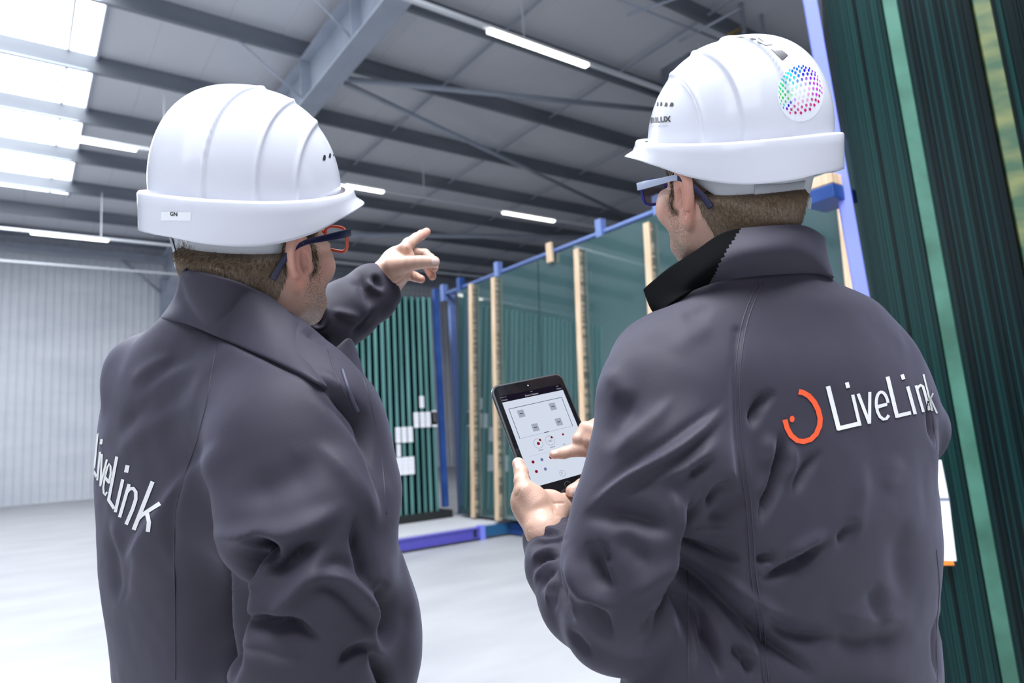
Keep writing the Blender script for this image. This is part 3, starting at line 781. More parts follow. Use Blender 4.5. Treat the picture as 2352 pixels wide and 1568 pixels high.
m_hair = mat('brown_hair', (0.17, 0.11, 0.065), 0.5); noise_col(m_hair, (0.085, 0.055, 0.032), (0.20, 0.14, 0.085), 500, (1, 1, .15), 3, .35, .68)
m_cloth = mat('dark_softshell_cloth', (0.029, 0.0255, 0.038), 0.64, Specular_IOR_Level=.26)
def cloth_nodes(m):
    b = m.node_tree.nodes['Principled BSDF']; b.inputs['Sheen Weight'].default_value = .12; b.inputs['Sheen Roughness'].default_value = .5
    b.inputs['Sheen Tint'].default_value = (.75, .75, 1, 1)
    tc = nd(m, 'ShaderNodeTexCoord'); n = nd(m, 'ShaderNodeTexNoise'); n.inputs['Scale'].default_value = 900; n.inputs['Detail'].default_value = 2; lk(m, tc.outputs['Object'], n.inputs['Vector'])
    bp = nd(m, 'ShaderNodeBump'); bp.inputs['Distance'].default_value = .0004; bp.inputs['Strength'].default_value = .5; lk(m, n.outputs['Fac'], bp.inputs['Height']); lk(m, bp.outputs[0], b.inputs['Normal'])
cloth_nodes(m_cloth)
m_seam = mat('seam_cloth', (0.045, 0.040, 0.055), 0.5, Specular_IOR_Level=.2)
m_lining = mat('black_fleece_lining', (0.003, 0.003, 0.0035), 0.9, Specular_IOR_Level=.05)
m_lwhite = mat('white_jacket_print', (0.78, 0.78, 0.76), 0.5)
m_lred = mat('red_orange_jacket_print', (0.85, 0.10, 0.03), 0.5)
m_trous = mat('dark_trousers', (0.02, 0.022, 0.03), 0.7)
m_shoe = mat('black_shoe_leather', (0.01, 0.01, 0.01), 0.35)

FLARE = .2
# ---- head, in a local frame: x forward, y left, z up, origin between the ears
def head_sdf(p0, side):
    p = p0.copy(); p[:, 2] = np.where(p[:, 2] < 0, p[:, 2]/.87, p[:, 2]); p[:, 0] = np.where(p[:, 0] < 0, p[:, 0]/(1+.07*np.clip(1+p[:, 2]/.15, 0, 1)), p[:, 0])
    d = ell(p, (-.006, 0, .058), (.100, .077, .088))
    d = smin(d, ell(p, (-.040, 0, .02), (.062, .064, .07)), .03)
    d = smin(d, ell(p, (.045, 0, -.005), (.052, .060, .075)), .03)
    for s in (-1, 1):
        d = smin(d, rc(p, (.000, s*.057, -.030), (.012, s*.050, -.064), .018, .017), .025)
        d = smin(d, rc(p, (.012, s*.050, -.064), (.066, s*.016, -.100), .017, .017), .022)
        d = smin(d, ell(p, (.050, s*.044, -.014), (.034, .026, .030)), .02)
        d = smin(d, rc(p, (.030, s*.052, -.04), (.062, s*.032, -.075), .016, .018), .02)
        d = smin(d, rc(p, (-.01, s*.060, -.01), (-.035, s*.030, -.12), .014, .020), .02)      # neck muscle
    d = smin(d, ell(p, (.064, 0, -.090), (.024, .028, .022)), .02)
    d = smin(d, ell(p, (.070, 0, -.045), (.022, .030, .03)), .02)                              # mouth region
    d = smin(d, rc(p, (.085, 0, .028), (.112, 0, -.012), .009, .013), .012)                    # nose
    for s in (-1, 1): d = smin(d, ell(p, (.102, s*.012, -.016), (.011, .009, .008)), .008)
    d = smin(d, rc(p, (.088, -.03, .036), (.088, .03, .036), .010, .010), .012)                # brow
    for s in (-1, 1): d = smax(d, -ell(p, (.099, s*.032, .018), (.014, .018, .012)), .008)      # eye sockets
    for s in (-1, 1): d = smin(d, ell(p, (.081, s*.031, .017), (.0125, .0125, .0125)), .003)
    d = smin(d, rc(p, (.091, -.018, -.050), (.091, .018, -.050), .0042, .0042), .004)           # lips
    d = smin(d, rc(p, (.089, -.015, -.058), (.089, .015, -.058), .0046, .0046), .004)
    d = smin(d, rc(p, (-.026, 0, -.02), (-.024, 0, -.16), .058, .050), .03)                     # neck
    d = smin(d, ell(p, (-.072, 0, -.035), (.025, .045, .05)), .03)
    return d
def ears_sdf(d, p0):
    p = p0.copy(); c0 = np.array([-.006, 0, .002], np.float32); p[:, 0] = (p[:, 0]-c0[0])/1.16+c0[0]; p[:, 2] = (p[:, 2]-c0[2])/1.17+c0[2]
    for s in (-1, 1):
        q = p.copy(); q[:, 1] = q[:, 1]*s
        c = np.array([-.006, .079, .004], np.float32)
        # ear plane: tilted back and flared outwards
        ax = np.array([[1, -FLARE, .14], [-.12, .06, .99], [.45, .90, .0]], np.float32)     # width (fwd), height, normal(out)
        ax[0] /= np.linalg.norm(ax[0]); ax[1] -= ax[0]*(ax[1]@ax[0]); ax[1] /= np.linalg.norm(ax[1]); ax[2] = np.cross(ax[0], ax[1])*1.0
        if ax[2][1] < 0: ax[2] *= -1
        e = (q-c)@ax.T; x, z, n = e[:, 0], e[:, 1], e[:, 2]
        zz = z+.002; wd = .0165+.0035*np.clip(zz/.03, -1, 1)
        rr = np.sqrt((x/wd)**2+(zz/.0325)**2)
        body = np.sqrt(np.maximum(rr-1, 0)**2*wd**2+np.maximum(np.abs(n+.002)-.0016, 0)**2)-.0022
        body = np.where(rr < 1, np.abs(n+.002)-.0038, body)
        rim = np.sqrt(((rr-.93)*wd)**2+(n-.0032)**2)-.0032
        rim = np.where(z < -.016, rim+.003, rim)
        inner = np.sqrt((((np.sqrt(((x-.003)/.0085)**2+((z-.0)/.019)**2))-1)*.0085)**2+(n-.0024)**2)-.0024
        lobe = ell(e, (.003, -.0275, 0), (.009, .0085, .0048))
        ear = smin(smin(smin(body, rim, .003), inner, .003), lobe, .005)
        ear = smax(ear, -ell(e, (.0065, -.003, .003), (.006, .0115, .0065)), .002)
        d = smin(d, ear, .0045)
        d = smin(d, ell(q, (.014, .073, -.004), (.006, .006, .008)), .005)                  # tragus
    return d
def head_at(ear, d, psi, nod, lean, side, k):
    fr = Frame((0, 0, 0), psi, nod, lean, k); fr.o = at(*ear, d)-k*(np.array([-.008, -.084*side, .002])@fr.R); return fr
def tone_attr(me, T):
    a = me.color_attributes.new('tone', 'FLOAT_COLOR', 'POINT')
    buf = np.ones((len(me.vertices), 4), np.float32); buf[:, :3] = T; a.data.foreach_set('color', buf.ravel())
def build_head(fr, hgt=.0022, side=1, hat=None):
    def f(P):
        d = head_sdf(fr.l(P), side)*fr.k; h = hat.l(P); z = h[:, 2]      # the skull stays inside the hat's harness
        r = np.sqrt((h[:, 0]/(HA-.031))**2+(h[:, 1]/(HB-.031))**2+(np.maximum(z, 0)/(HC-.025))**2)
        d = smax(d, (r-1)*.085-np.maximum(0, -(z+.078))*2.2, .010)
        return ears_sdf(d/fr.k, fr.l(P))*fr.k
    c = np.array([[x, y, z] for x in (-.14, .13) for y in (-.11, .11) for z in (-.19, .155)]); W = fr.w(c)
    V, Q = surface_nets(f, W.min(0)-.004, W.max(0)+.004, hgt)
    return laplace(V, Q, 1, .3), Q
def head_tones(fr, V, stubble):
    p = fr.l(V); T = np.zeros((len(V), 3), np.float32)
    ear = np.exp(-(((p[:, 0]+.008)/.022)**2+((np.abs(p[:, 1])-.088)/.014)**2+((p[:, 2]-0)/.04)**2)); T[:, 0] = np.clip(ear*.9, 0, .5)
    T[:, 0] = np.maximum(T[:, 0], .25*np.exp(-(((p[:, 0]-.05)/.04)**2+((p[:, 2]+.01)/.03)**2)))
    # beard: jaw line, chin, lip, fading up the sideburn
    jaw = 1/(1+np.exp((p[:, 2]+.030-.35*np.clip(.045-p[:, 0], 0, .1)*1.6)/.008))
    back = 1/(1+np.exp(-(p[:, 0]-.012+.25*(p[:, 2]+.07))/.006))
    under = 1/(1+np.exp(-(p[:, 2]+.135)/.01))
    side_ = np.exp(-((p[:, 0]-.032)/.014)**2)*(p[:, 2] < .02)*(np.abs(p[:, 1]) > .045)
    T[:, 1] = np.clip(np.maximum(jaw*back*under, side_*.9), 0, 1)*stubble
    return T
def hair_region(p):
    x, z = p[:, 0], p[:, 2]
    lo = np.where(x < -.018, smooth_interp([-.14, -.085, -.060, -.035, -.018], [-.078, -.076, -.074, -.046, .018], x),
         np.where(x < .030, smooth_interp([-.018, .004, .012, .030], [.03, .034, -.004, -.008], x), smooth_interp([.030, .040, .058, .075, .10], [-.004, .022, .050, .075, .10], x)))
    nearear = (np.abs(p[:, 1]) > .079) & (x > -.035) & (x < .02) & (z < .045)
    return (z > lo) & ~nearear & (z > -.085)
def build_hair(name, fr, V, Q, parent, n=17000, ln=.011, col=m_hair, zmax=.06, keep=None):
    p = fr.l(V); N = vnormals(V, Q); m = hair_region(p) & (np.abs(p[:, 1]) < .084)
    if keep is not None: u0, v0, _ = project(V); m &= keep(u0, v0)
    # scalp-hugging cap
    mq = m[Q].all(1); used = np.unique(Q[mq]); mp_ = -np.ones(len(V), int); mp_[used] = np.arange(len(used))
    lp = p[used]; edge = np.clip((lp[:, 2]+.10)/.03, .15, 1)
    Vc = V[used]+N[used]*(.0010+.0030*edge[:, None])
    Qc = mp_[Q[mq]]
    # strands
    tri = Q[mq]; tri = tri[p[tri[:, 0], 2] < zmax]
    k = rng.integers(0, len(tri), n); w_ = rng.random((n, 2)); a, b, c, d = [V[tri[k, i]] for i in range(4)]
    root = (a*(1-w_[:, :1])+b*w_[:, :1])*(1-w_[:, 1:])+(d*(1-w_[:, :1])+c*w_[:, :1])*w_[:, 1:]
    nn = N[tri[k, 0]]; lr = fr.l(root)
    down = np.stack([np.where(lr[:, 0] > .0, -.15, -.25), np.zeros(n), -np.ones(n)], 1)@fr.R
    dirv = down-nn*(down*nn).sum(1)[:, None]; dirv /= np.linalg.norm(dirv, axis=1)[:, None]
    L_ = ln*(.55+.7*rng.random(n))*np.clip(.6+(lr[:, 2]+.10)*5, .55, 1.15)
    jit = rng.normal(0, .16, (n, 3)); d1 = dirv*.8+nn*(.42+.2*rng.random(n))[:, None]+jit; d1 /= np.linalg.norm(d1, axis=1)[:, None]
    d2 = dirv+nn*.12+jit*.8; d2 /= np.linalg.norm(d2, axis=1)[:, None]
    mid = root+d1*(L_*.45)[:, None]; tip = mid+d2*(L_*.6)[:, None]
    sdv = np.cross(d1, -FW[None]); sdv /= np.linalg.norm(sdv, axis=1)[:, None]+1e-9; wdt = (.00030+.0002*rng.random(n))[:, None]
    A = np.stack([root-sdv*wdt, root+sdv*wdt, mid+sdv*wdt*.8, mid-sdv*wdt*.8, tip+sdv*wdt*.15, tip-sdv*wdt*.15], 1).reshape(-1, 3)
    i0 = np.arange(n)*6; Qs = np.concatenate([np.stack([i0, i0+1, i0+2, i0+3], 1), np.stack([i0+3, i0+2, i0+4, i0+5], 1)])
    VV, QQ = cat_mesh([(Vc, Qc), (A, Qs)])
    o = link(name, mesh_quads(name, VV, QQ), col, parent, True); return o

def hand_mesh(prims, balls, h=.0016, k=.006, k2=.010, lo=None, hi=None):
    """fingers: chains [(pos, r)...]; balls: (centre, radii, axes) palm masses"""
    allp = np.array([p for c in prims for p, r in c]+[b[0] for b in balls]); lo = allp.min(0)-.045; hi = allp.max(0)+.045
    def f(P):
        d = None
        for b in balls:
            e = ell(P, b[0], b[1], b[2]) if len(b) == 3 else rc(P, b[0], b[1], b[2], b[3])
            d = e if d is None else smin(d, e, k2)
        for c in prims:
            e = chain(P, c, .004); d = smin(d, e, k)
        return d
    V, Q = surface_nets(f, lo, hi, h); return laplace(V, Q, 1, .4), Q
def px(x, y, d, r=None):
    p = at(x, y, d); return p if r is None else (p, r)
CAMAX = np.array([RT, UP, FW])
def rot_ax(deg):
    a = math.radians(deg); r = RT*math.cos(a)-UP*math.sin(a); u = RT*math.sin(a)+UP*math.cos(a); return np.array([r, u, FW])

def seam_tube(bv, name, pts, r, mt, parent, off=-.0002, n=60):
    pts = np.asarray(pts, float); t = np.linspace(0, len(pts)-1, n); X = smooth_interp(np.arange(len(pts)), pts[:, 0], t); Y = smooth_interp(np.arange(len(pts)), pts[:, 1], t)
    P = [hit(bv, a, b, off) for a, b in zip(X, Y)]; runs = [[]]
    for p in P:
        if p is None or (runs[-1] and np.linalg.norm(p-runs[-1][-1]) > .03):
            if runs[-1]: runs.append([])
            if p is None: continue
        runs[-1].append(p)
    m_ = MB()
    for q in runs:
        if len(q) > 3:
            q = np.array(q); q[1:-1] = (q[:-2]+2*q[1:-1]+q[2:])/4
            m_.tube(list(q), r, 6)
    if not m_.v: return None
    return m_.build(name, mt, parent, True)
def ring_surface(name, loops, thick, mt, parent, n=220, closed=True, bv=None):
    """cloth band through several 3-D loops of control points"""
    rows = []
    for L_ in loops:
        L_ = np.asarray(L_, float); k = len(L_)
        if closed:
            ext = np.concatenate([L_[-3:], L_, L_[:3]]); t = np.linspace(3, 3+k, n, endpoint=False)
        else: ext = L_; t = np.linspace(0, k-1, n)
        rows.append(np.stack([smooth_interp(np.arange(len(ext)), ext[:, i], t) for i in range(3)], 1))
    R_ = len(rows); rows = np.array(rows); m = 9*(R_-1)+1; tt = np.linspace(0, R_-1, m)
    G = np.empty((m, n, 3))
    for j in range(n):
        for i in range(3): G[:, j, i] = smooth_interp(np.arange(R_), rows[:, j, i], tt) if R_ > 2 else rows[0, j, i]+(rows[1, j, i]-rows[0, j, i])*tt
    if bv is not None:                       # keep the near side of the band outside the neck and hair
        for a in range(m):
            u_, v_, z_ = project(G[a])
            for j in range(n):
                h_ = hit(bv, u_[j], v_[j], .0)
                if h_ is None: continue
                hz = (h_-CAMP)@FW
                if hz-.015 < z_[j] < hz+.13: G[a, j] = at(u_[j], v_[j], hz-.015)
    Fc = []
    for a in range(m-1):
        for j in range(n if closed else n-1): Fc.append((a*n+j, a*n+(j+1) % n, (a+1)*n+(j+1) % n, (a+1)*n+j))
    o = link(name, mesh_np(name, G.reshape(-1, 3), Fc), mt, parent, True)
    s = o.modifiers.new('t', 'SOLIDIFY'); s.thickness = thick; s.offset = 0
    s = o.modifiers.new('s', 'SUBSURF'); s.levels = 1; s.render_levels = 1
    return o

def legs(name_p, hip, head_dir, parent, z_hem):
    """trousers and shoes below the picture edge"""
    f = head_dir/np.linalg.norm(head_dir); l = np.cross((0, 0, 1), f)
    H0 = np.array([hip[0], hip[1], 0.0]); body = []
    def fn(P):
        d = ell(P, H0+np.array([0, 0, .93]), (.15, .19, .13), np.array([f, l, [0, 0, 1]]))
        for s in (-1, 1):
            a = H0+l*s*.09+np.array([0, 0, .90]); k = H0+l*s*.11+f*.02+np.array([0, 0, .50]); an = H0+l*s*.12+np.array([0, 0, .09])
            d = smin(d, rc(P, a, k, .095, .070), .02); d = smin(d, rc(P, k, an, .070, .058), .02)
        return np.maximum(d, .055-P[:, 2])
    V, Q = surface_nets(fn, H0+[-.33, -.33, .02], H0+[.33, .33, 1.08], .014)
    link('trousers', mesh_quads('trousers', laplace(V, Q, 2), Q), m_trous, parent, True)
    for s in (-1, 1):
        c = H0+l*s*.12
        def g(P):
            d = rc(P, c-f*.05+np.array([0, 0, .05]), c+f*.17+np.array([0, 0, .035]), .045, .036)
            d = smin(d, rc(P, c+np.array([0, 0, .05]), c+np.array([0, 0, .10]), .045, .045), .02)
            return np.maximum(d, -P[:, 2]+.001)
        V, Q = surface_nets(g, c-[.28, .28, .015], c+[.28, .28, .17], .008)
        link('shoe', mesh_quads('shoe', laplace(V, Q, 1), Q), m_shoe, parent, True)
# ================================================================== left man: dark jacket, pointing
PSI_L = 57
hfL = Frame(at(573, 429, .985), 50, 16.5, 20); headL = head_at((691, 606), .945, 57, 15, 16, 1, 1.04)
pL = empty('person', (*(at(640, 1100, 1.05)[:2]), 0)); tag(pL, 'person on the left in dark jacket, white hard hat and red glasses, pointing', 'person')
# --- torso sections: row, left, right, depth, half depth
stL = [(662, 470, 560, 1.02, .030), (690, 412, 610, 1.02, .050), (725, 374, 668, 1.02, .070), (760, 336, 712, 1.022, .090), (800, 289, 758, 1.03, .112), (850, 257, 800, 1.04, .138),
       (900, 240, 835, 1.045, .158), (960, 227, 858, 1.05, .165), (1020, 219, 876, 1.05, .168), (1100, 215, 886, 1.05, .17), (1180, 217, 893, 1.05, .17), (1240, 221, 912, 1.05, .168),
       (1300, 225, 932, 1.05, .165), (1380, 233, 960, 1.05, .163), (1440, 242, 970, 1.05, .162), (1500, 249, 969, 1.05, .162), (1568, 257, 956, 1.05, .165), (1700, 275, 930, 1.05, .17), (1850, 290, 915, 1.05, .17)]
SHD = px(655, 950, .925)                       # near shoulder
armL = [(px(600, 905, .935), .080), (px(672, 1010, .875), .098), (px(706, 1170, .845), .100), (px(708, 1330, .835), .100), (px(706, 1440, .84), .097), (px(730, 1600, .87), .088), (px(800, 1780, .95), .070)]
far = [(px(520, 870, 1.16), .085), (px(640, 815, 1.20), .075), (px(742, 752, 1.23), .060), (px(800, 712, 1.26), .056), (px(850, 676, 1.29), .049), (px(905, 636, 1.33), .045)]
cuff_c = px(884, 653, 1.315); cuff_n = (far[-1][0]-far[-2][0]); cuff_n /= np.linalg.norm(cuff_n)
def jacketL(P):
    d = section_loft(P, stL, 1.0, -.42)
    a = chain(P, armL, .02); kv = np.interp(project(P)[1], [1120, 1290], [.075, .022]).astype(np.float32); d = smin(d, a, kv)
    d = smin(d, ell(P, px(345, 868, 1.13), (.07, .07, .06), CAMAX), .03)
    b = chain(P, far, .015)
    # bulge of cloth where the cuff bunches
    b = smin(b, rc(P, px(852, 648, 1.285), px(868, 700, 1.285), .034, .030), .012)
    b = smax(b, (P-cuff_c)@cuff_n, .006)
    d = smin(d, b, .02)
    return d
lo = np.array([at(150, 600, .7), at(1000, 600, .7), at(150, 1850, 1.3), at(1000, 1850, .75), at(1000, 560, 1.4), at(150, 600, 1.3)])
V, Q = surface_nets(jacketL, lo.min(0)-.02, lo.max(0)+.02, .0042)
u, v, z = project(V)
V = laplace(V, Q, 2, .5); N = vnormals(V, Q)
foldsL = [
 ([(455, 1230), (462, 1320), (470, 1440), (470, 1600)], 48, -.015),
 ([(604, 1262), (560, 1290), (528, 1340), (514, 1420), (520, 1500), (536, 1600)], 14, -.016),
 ([(706, 860), (765, 897), (828, 942), (856, 988), (880, 1090)], 11, -.008),
 ([(715, 850), (750, 862), (790, 900), (815, 930)], 10, .003),
 ([(590, 1270), (540, 1330), (505, 1420), (505, 1568)], 26, -.012),
 ([(525, 1000), (470, 1062), (410, 1140), (350, 1222), (300, 1325), (262, 1430)], 20, .013, 'l'),
 ([(330, 1250), (300, 1320), (280, 1400)], 14, -.004),
 ([(640, 1225), (590, 1262), (545, 1305), (520, 1370), (520, 1470), (545, 1568)], 26, -.024),
 ([(560, 1250), (610, 1262), (640, 1290)], 20, -.022),
 ([(530, 1300), (560, 1335), (600, 1345)], 12, .006),
 ([(470, 1225), (560, 1232), (660, 1222), (740, 1190), (800, 1150)], 24, .010),
 ([(755, 1240), (700, 1262), (655, 1296), (600, 1322)], 15, -.012),
 ([(765, 1262), (720, 1310), (680, 1352), (640, 1400), (600, 1425)], 20, .009),
 ([(525, 1425), (600, 1432), (680, 1442), (748, 1480)], 14, -.012),
 ([(530, 1475), (620, 1480), (700, 1520)], 24, .007),
 ([(820, 1180), (822, 1240), (840, 1300), (868, 1370)], 14, -.010),
 ([(690, 1350), (730, 1325), (790, 1330), (860, 1400), (880, 1470)], 16, .009, 's'),
 ([(770, 1540), (820, 1500), (880, 1480)], 14, -.008),
 ([(850, 1488), (880, 1550), (900, 1600)], 12, -.010),
 ([(700, 890), (760, 925), (810, 965), (850, 1020), (878, 1100), (884, 1200)], 16, -.009, 'l'),
 ([(720, 1010), (800, 1090), (850, 1170), (868, 1230)], 20, .006),
 ([(740, 1030), (700, 1080), (620, 1120), (520, 1150)], 40, -.005),
 ([(445, 1060), (430, 1120), (410, 1190), (404, 1300)], 10, -.003),
 ([(300, 960), (380, 880), (460, 830)], 18, .004, 's'), ([(270, 1010), (330, 930), (400, 870)], 16, -.003),
 ([(300, 880), (340, 850), (400, 812)], 14, .004), ([(260, 1080), (300, 1020), (380, 960), (450, 920)], 22, .003),
 ([(245, 1200), (262, 1300), (275, 1400)], 12, -.004), ([(262, 1180), (285, 1290)], 12, .003),
 ([(380, 733), (450, 752), (520, 775), (600, 808), (680, 850), (740, 890)], 10, -.006),
 ([(720, 700), (730, 735), (750, 748)], 12, -.009), ([(722, 745), (742, 752), (756, 730), (750, 705), (742, 690)], 9, .005),
 ([(756, 712), (790, 722), (832, 728)], 8, .006), ([(690, 760), (735, 770), (752, 800)], 9, -.006),
 ([(800, 655), (830, 650), (850, 690), (845, 720)], 12, -.006), ([(832, 636), (850, 655), (885, 676)], 7, .006), ([(852, 630), (866, 645), (876, 670)], 9, -.007),
 ([(870, 700), (840, 740), (800, 775)], 8, -.004), ([(470, 1300), (440, 1400), (430, 1560)], 30, .005), ([(880, 1330), (890, 1420), (880, 1500)], 14, -.01), ([(900, 1280), (930, 1360), (945, 1440)], 18, .004),
]
D = fold_field(V, N, [(f[0], f[1]*(1.05 if f[2] < 0 else 1.1), f[2]*(1.9 if f[2] < 0 else 1.35))+tuple(f[3:]) for f in foldsL])
D += .0018*vnoise(V, 14, 1)+.0007*vnoise(V, 34, 2)
V = V+N*D[:, None]; V = laplace(V, Q, 1, .4)
jkL = link('jacket', mesh_quads('jacket', V, Q), m_cloth, pL, True)
bvL = bvh_np(V, Q); VL, QL = V, Q
# --- head
Vh, Qh = build_head(headL, hat=hfL); Th = head_tones(headL, Vh, .85); bvHL = bvh_np(Vh, Qh)
# collar: loops of points round the neck, from the seam up to the top edge
def loop(*p): return [at(*q) for q in p]
cTop = loop((424, 620, 1.03), (470, 626, .965), (550, 648, .935), (628, 688, .925), (684, 742, .93), (700, 772, .97), (690, 760, 1.03), (600, 700, 1.09), (500, 640, 1.10), (440, 616, 1.08))
cMid = loop((404, 690, 1.04), (450, 700, .945), (545, 722, .905), (640, 765, .89), (712, 820, .905), (735, 850, .965), (720, 840, 1.05), (600, 760, 1.12), (480, 700, 1.14), (418, 680, 1.11))
cBot = loop((372, 735, 1.04), (440, 752, .925), (540, 786, .88), (650, 838, .862), (735, 895, .885), (765, 920, .96), (740, 900, 1.06), (600, 820, 1.15), (460, 760, 1.17), (385, 742, 1.13))
def drape(bv, loop_px, idx, L_, off=.006):
    for i in idx:
        h_ = hit(bv, loop_px[i][0], loop_px[i][1], off)
        if h_ is not None: L_[i] = h_
drape(bvL, [(372, 735), (440, 752), (540, 786), (650, 838), (735, 895)], (1, 2, 3, 4), cBot)
def clear_of(bv, L_, idx, off):
    for i in idx:
        u_, v_, z_ = project(L_[i][None]); h_ = hit(bv, u_[0], v_[0], off)
        if h_ is not None and (h_-CAMP)@FW < z_[0]: L_[i] = at(u_[0], v_[0], (h_-CAMP)@FW)
clear_of(bvHL, cTop, (0, 1, 2, 3, 4), .012)
for i in (1, 2, 3, 4): cMid[i] = cMid[i]*.45+(cTop[i]*.5+cBot[i]*.5)*.55
collarL = ring_surface('collar', [cTop, cMid, cBot], .006, m_cloth, jkL, bv=bvHL)
seam_tube(bvL, 'shoulder_seam', [(497, 790), (490, 830), (483, 870), (474, 930), (452, 1010), (425, 1090), (405, 1160), (400, 1250), (402, 1400), (403, 1560)], .0014, m_seam, jkL)
# open front placket with zip, standing at the chest
ring = [at(*q) for q in ((706, 795, 1.0), (740, 790, 1.02), (768, 798, 1.03), (800, 776, 1.06), (815, 800, 1.08))]
ring2 = [at(*q) for q in ((716, 850, .99), (752, 858, 1.0), (780, 868, 1.0), (808, 858, 1.04), (835, 868, 1.08))]
ring3 = [at(*q) for q in ((738, 935, .985), (790, 945, .99), (815, 955, .99), (838, 960, 1.02), (862, 965, 1.06))]
ring_surface('front_placket', [ring, ring2, ring3], .006, m_cloth, jkL, 60, False)
m_zip = mat('grey_zip_teeth', (.05, .05, .08), .6)
seam_tube(bvL, 'zip_tape', [(786, 850), (797, 885), (810, 920), (822, 945)], .0026, m_zip, jkL, .0005)
seam_tube(bvL, 'front_seam', [(812, 800), (832, 860), (850, 920), (868, 1000), (880, 1080), (887, 1180)], .0012, m_seam, jkL)
seam_tube(bvL, 'front_seam', [(752, 800), (768, 850), (790, 900), (806, 935)], .0012, m_seam, jkL)
MB().tube([at(*q) for q in ((778, 826, .985), (786, 850, .985), (797, 890, .982), (806, 925, .98), (815, 950, .98))], .003, 6).build('zip', m_zip, jkL, True)
MB().obox(at(897, 1190, .985), rot_ax(-15)[0], rot_ax(-15)[1], FW, .004, .012, .0025).build('zip_pull', m_zip, jkL, bevel=.001)
# --- pointing hand (his left): index out, thumb on top side, others curled
def fz(zx, zy, d, r=None): return px(800+zx/6.532, 480+zy/6.532, d, r)
fing = [
 [fz(840, 600, 1.300, .0125), fz(905, 520, 1.310, .0115), fz(1020, 432, 1.335, .0096), fz(1100, 388, 1.350, .0092), fz(1175, 342, 1.365, .0082)],
 [fz(680, 860, 1.275, .020), fz(930, 815, 1.265, .0135), fz(1040, 800, 1.262, .0122), fz(1130, 795, 1.262, .0118), fz(1290, 790, 1.268, .0105)],
 [fz(860, 680, 1.320, .012), fz(1000, 655, 1.335, .0100), fz(1150, 670, 1.340, .0094), fz(1235, 740, 1.320, .0088), fz(1290, 880, 1.305, .0082)],
 [fz(860, 800, 1.320, .012), fz(1040, 800, 1.345, .0098), fz(1190, 850, 1.345, .0092), fz(1225, 930, 1.33, .0088), fz(1262, 1010, 1.315, .0078)],
 [fz(800, 960, 1.315, .012), fz(930, 990, 1.325, .0095), fz(1000, 1015, 1.32, .0092), fz(1090, 1050, 1.31, .0082)]]
palm = [(fz(740, 800, 1.305), (.036, .031, .016), rot_ax(-38)), (fz(690, 950, 1.285), (.030, .026, .019), rot_ax(-25)), (fz(560, 1010, 1.300), fz(680, 880, 1.30), .0285, .026), (fz(420, 1110, 1.30), fz(560, 1020, 1.30), .030, .028), (fz(660, 1130, 1.31), fz(780, 1000, 1.315), .018, .016)]
Vn, Qn = hand_mesh(fing, palm, .0016, .006, .014)
Nn = vnormals(Vn, Qn)
hf = [([(800+a/6.532, 480+b/6.532) for a, b in c], w_, am) for c, w_, am in (
 ([(880, 560), (890, 640), (900, 720)], 3.5, -.002), ([(640, 1140), (720, 1110), (800, 1060), (860, 1010)], 3, -.0022), ([(560, 1060), (640, 1060), (740, 1000)], 1.6, -.0006),
 ([(700, 960), (780, 1010)], 1.5, -.0005), ([(760, 930), (840, 985)], 1.5, -.0006), ([(790, 900), (880, 950)], 1.5, -.0006), ([(820, 880), (900, 920)], 1.5, -.0005),
 ([(1000, 960), (1005, 1070)], 1.8, -.001), ([(1115, 650), (1110, 710)], 1.6, -.0008))]
Vn = Vn+Nn*fold_field(Vn, Nn, hf)[:, None]
Tn = np.zeros((len(Vn), 3), np.float32)
un, vn, _ = project(Vn)
def nail(T, u, v, N, cx_, cy_, rx, ry, rot):
    a = math.radians(rot); dx = (u-cx_)*math.cos(a)+(v-cy_)*math.sin(a); dy = -(u-cx_)*math.sin(a)+(v-cy_)*math.cos(a)
    T[:, 2] = np.maximum(T[:, 2], ((np.abs(dx/rx)**3+np.abs(dy/ry)**3 < 1) & (N@FW < -.1)).astype(np.float32)*.8)
nail(Tn, un, vn, Nn, 999.5, 599.5, 8, 7.5, 0)
tips = np.exp(-((un-980)/14)**2-((vn-533)/12)**2)+np.exp(-((un-968)/10)**2-((vn-641)/10)**2)+np.exp(-((un-992)/12)**2-((vn-632)/14)**2)
Tn[:, 0] = np.clip(tips*.5, 0, .5)
# --- body under the clothes (torso, arms) + head + hands as one mesh
def bodyL(P):
    d = jacketL(P)+.07
    return d
Vb, Qb = surface_nets(bodyL, lo.min(0), lo.max(0), .014)
fa = lambda P: chain(P, [(px(700, 790, 1.21), .036), (px(800, 712, 1.26), .033), (fz(420, 1110, 1.30), .030)], .01)
Vf, Qf = surface_nets(fa, at(700, 790, 1.21)-.12, at(870, 650, 1.3)+.12, .006)
VV, QQ = cat_mesh([(Vh, Qh), (Vn, Qn), (Vb, Qb), (Vf, Qf)])
TT = np.concatenate([Th, Tn, np.zeros((len(Vb)+len(Vf), 3), np.float32)])
me = mesh_quads('body', VV, QQ); tone_attr(me, TT); link('body', me, m_skin, pL, True)
build_hair('hair', headL, Vh, Qh, pL, keep=lambda u, v: (v < 622+(u-425)*.42) | (u > 660))
legs('L', at(600, 1300, 1.06), hfL.R[0], pL, 0)
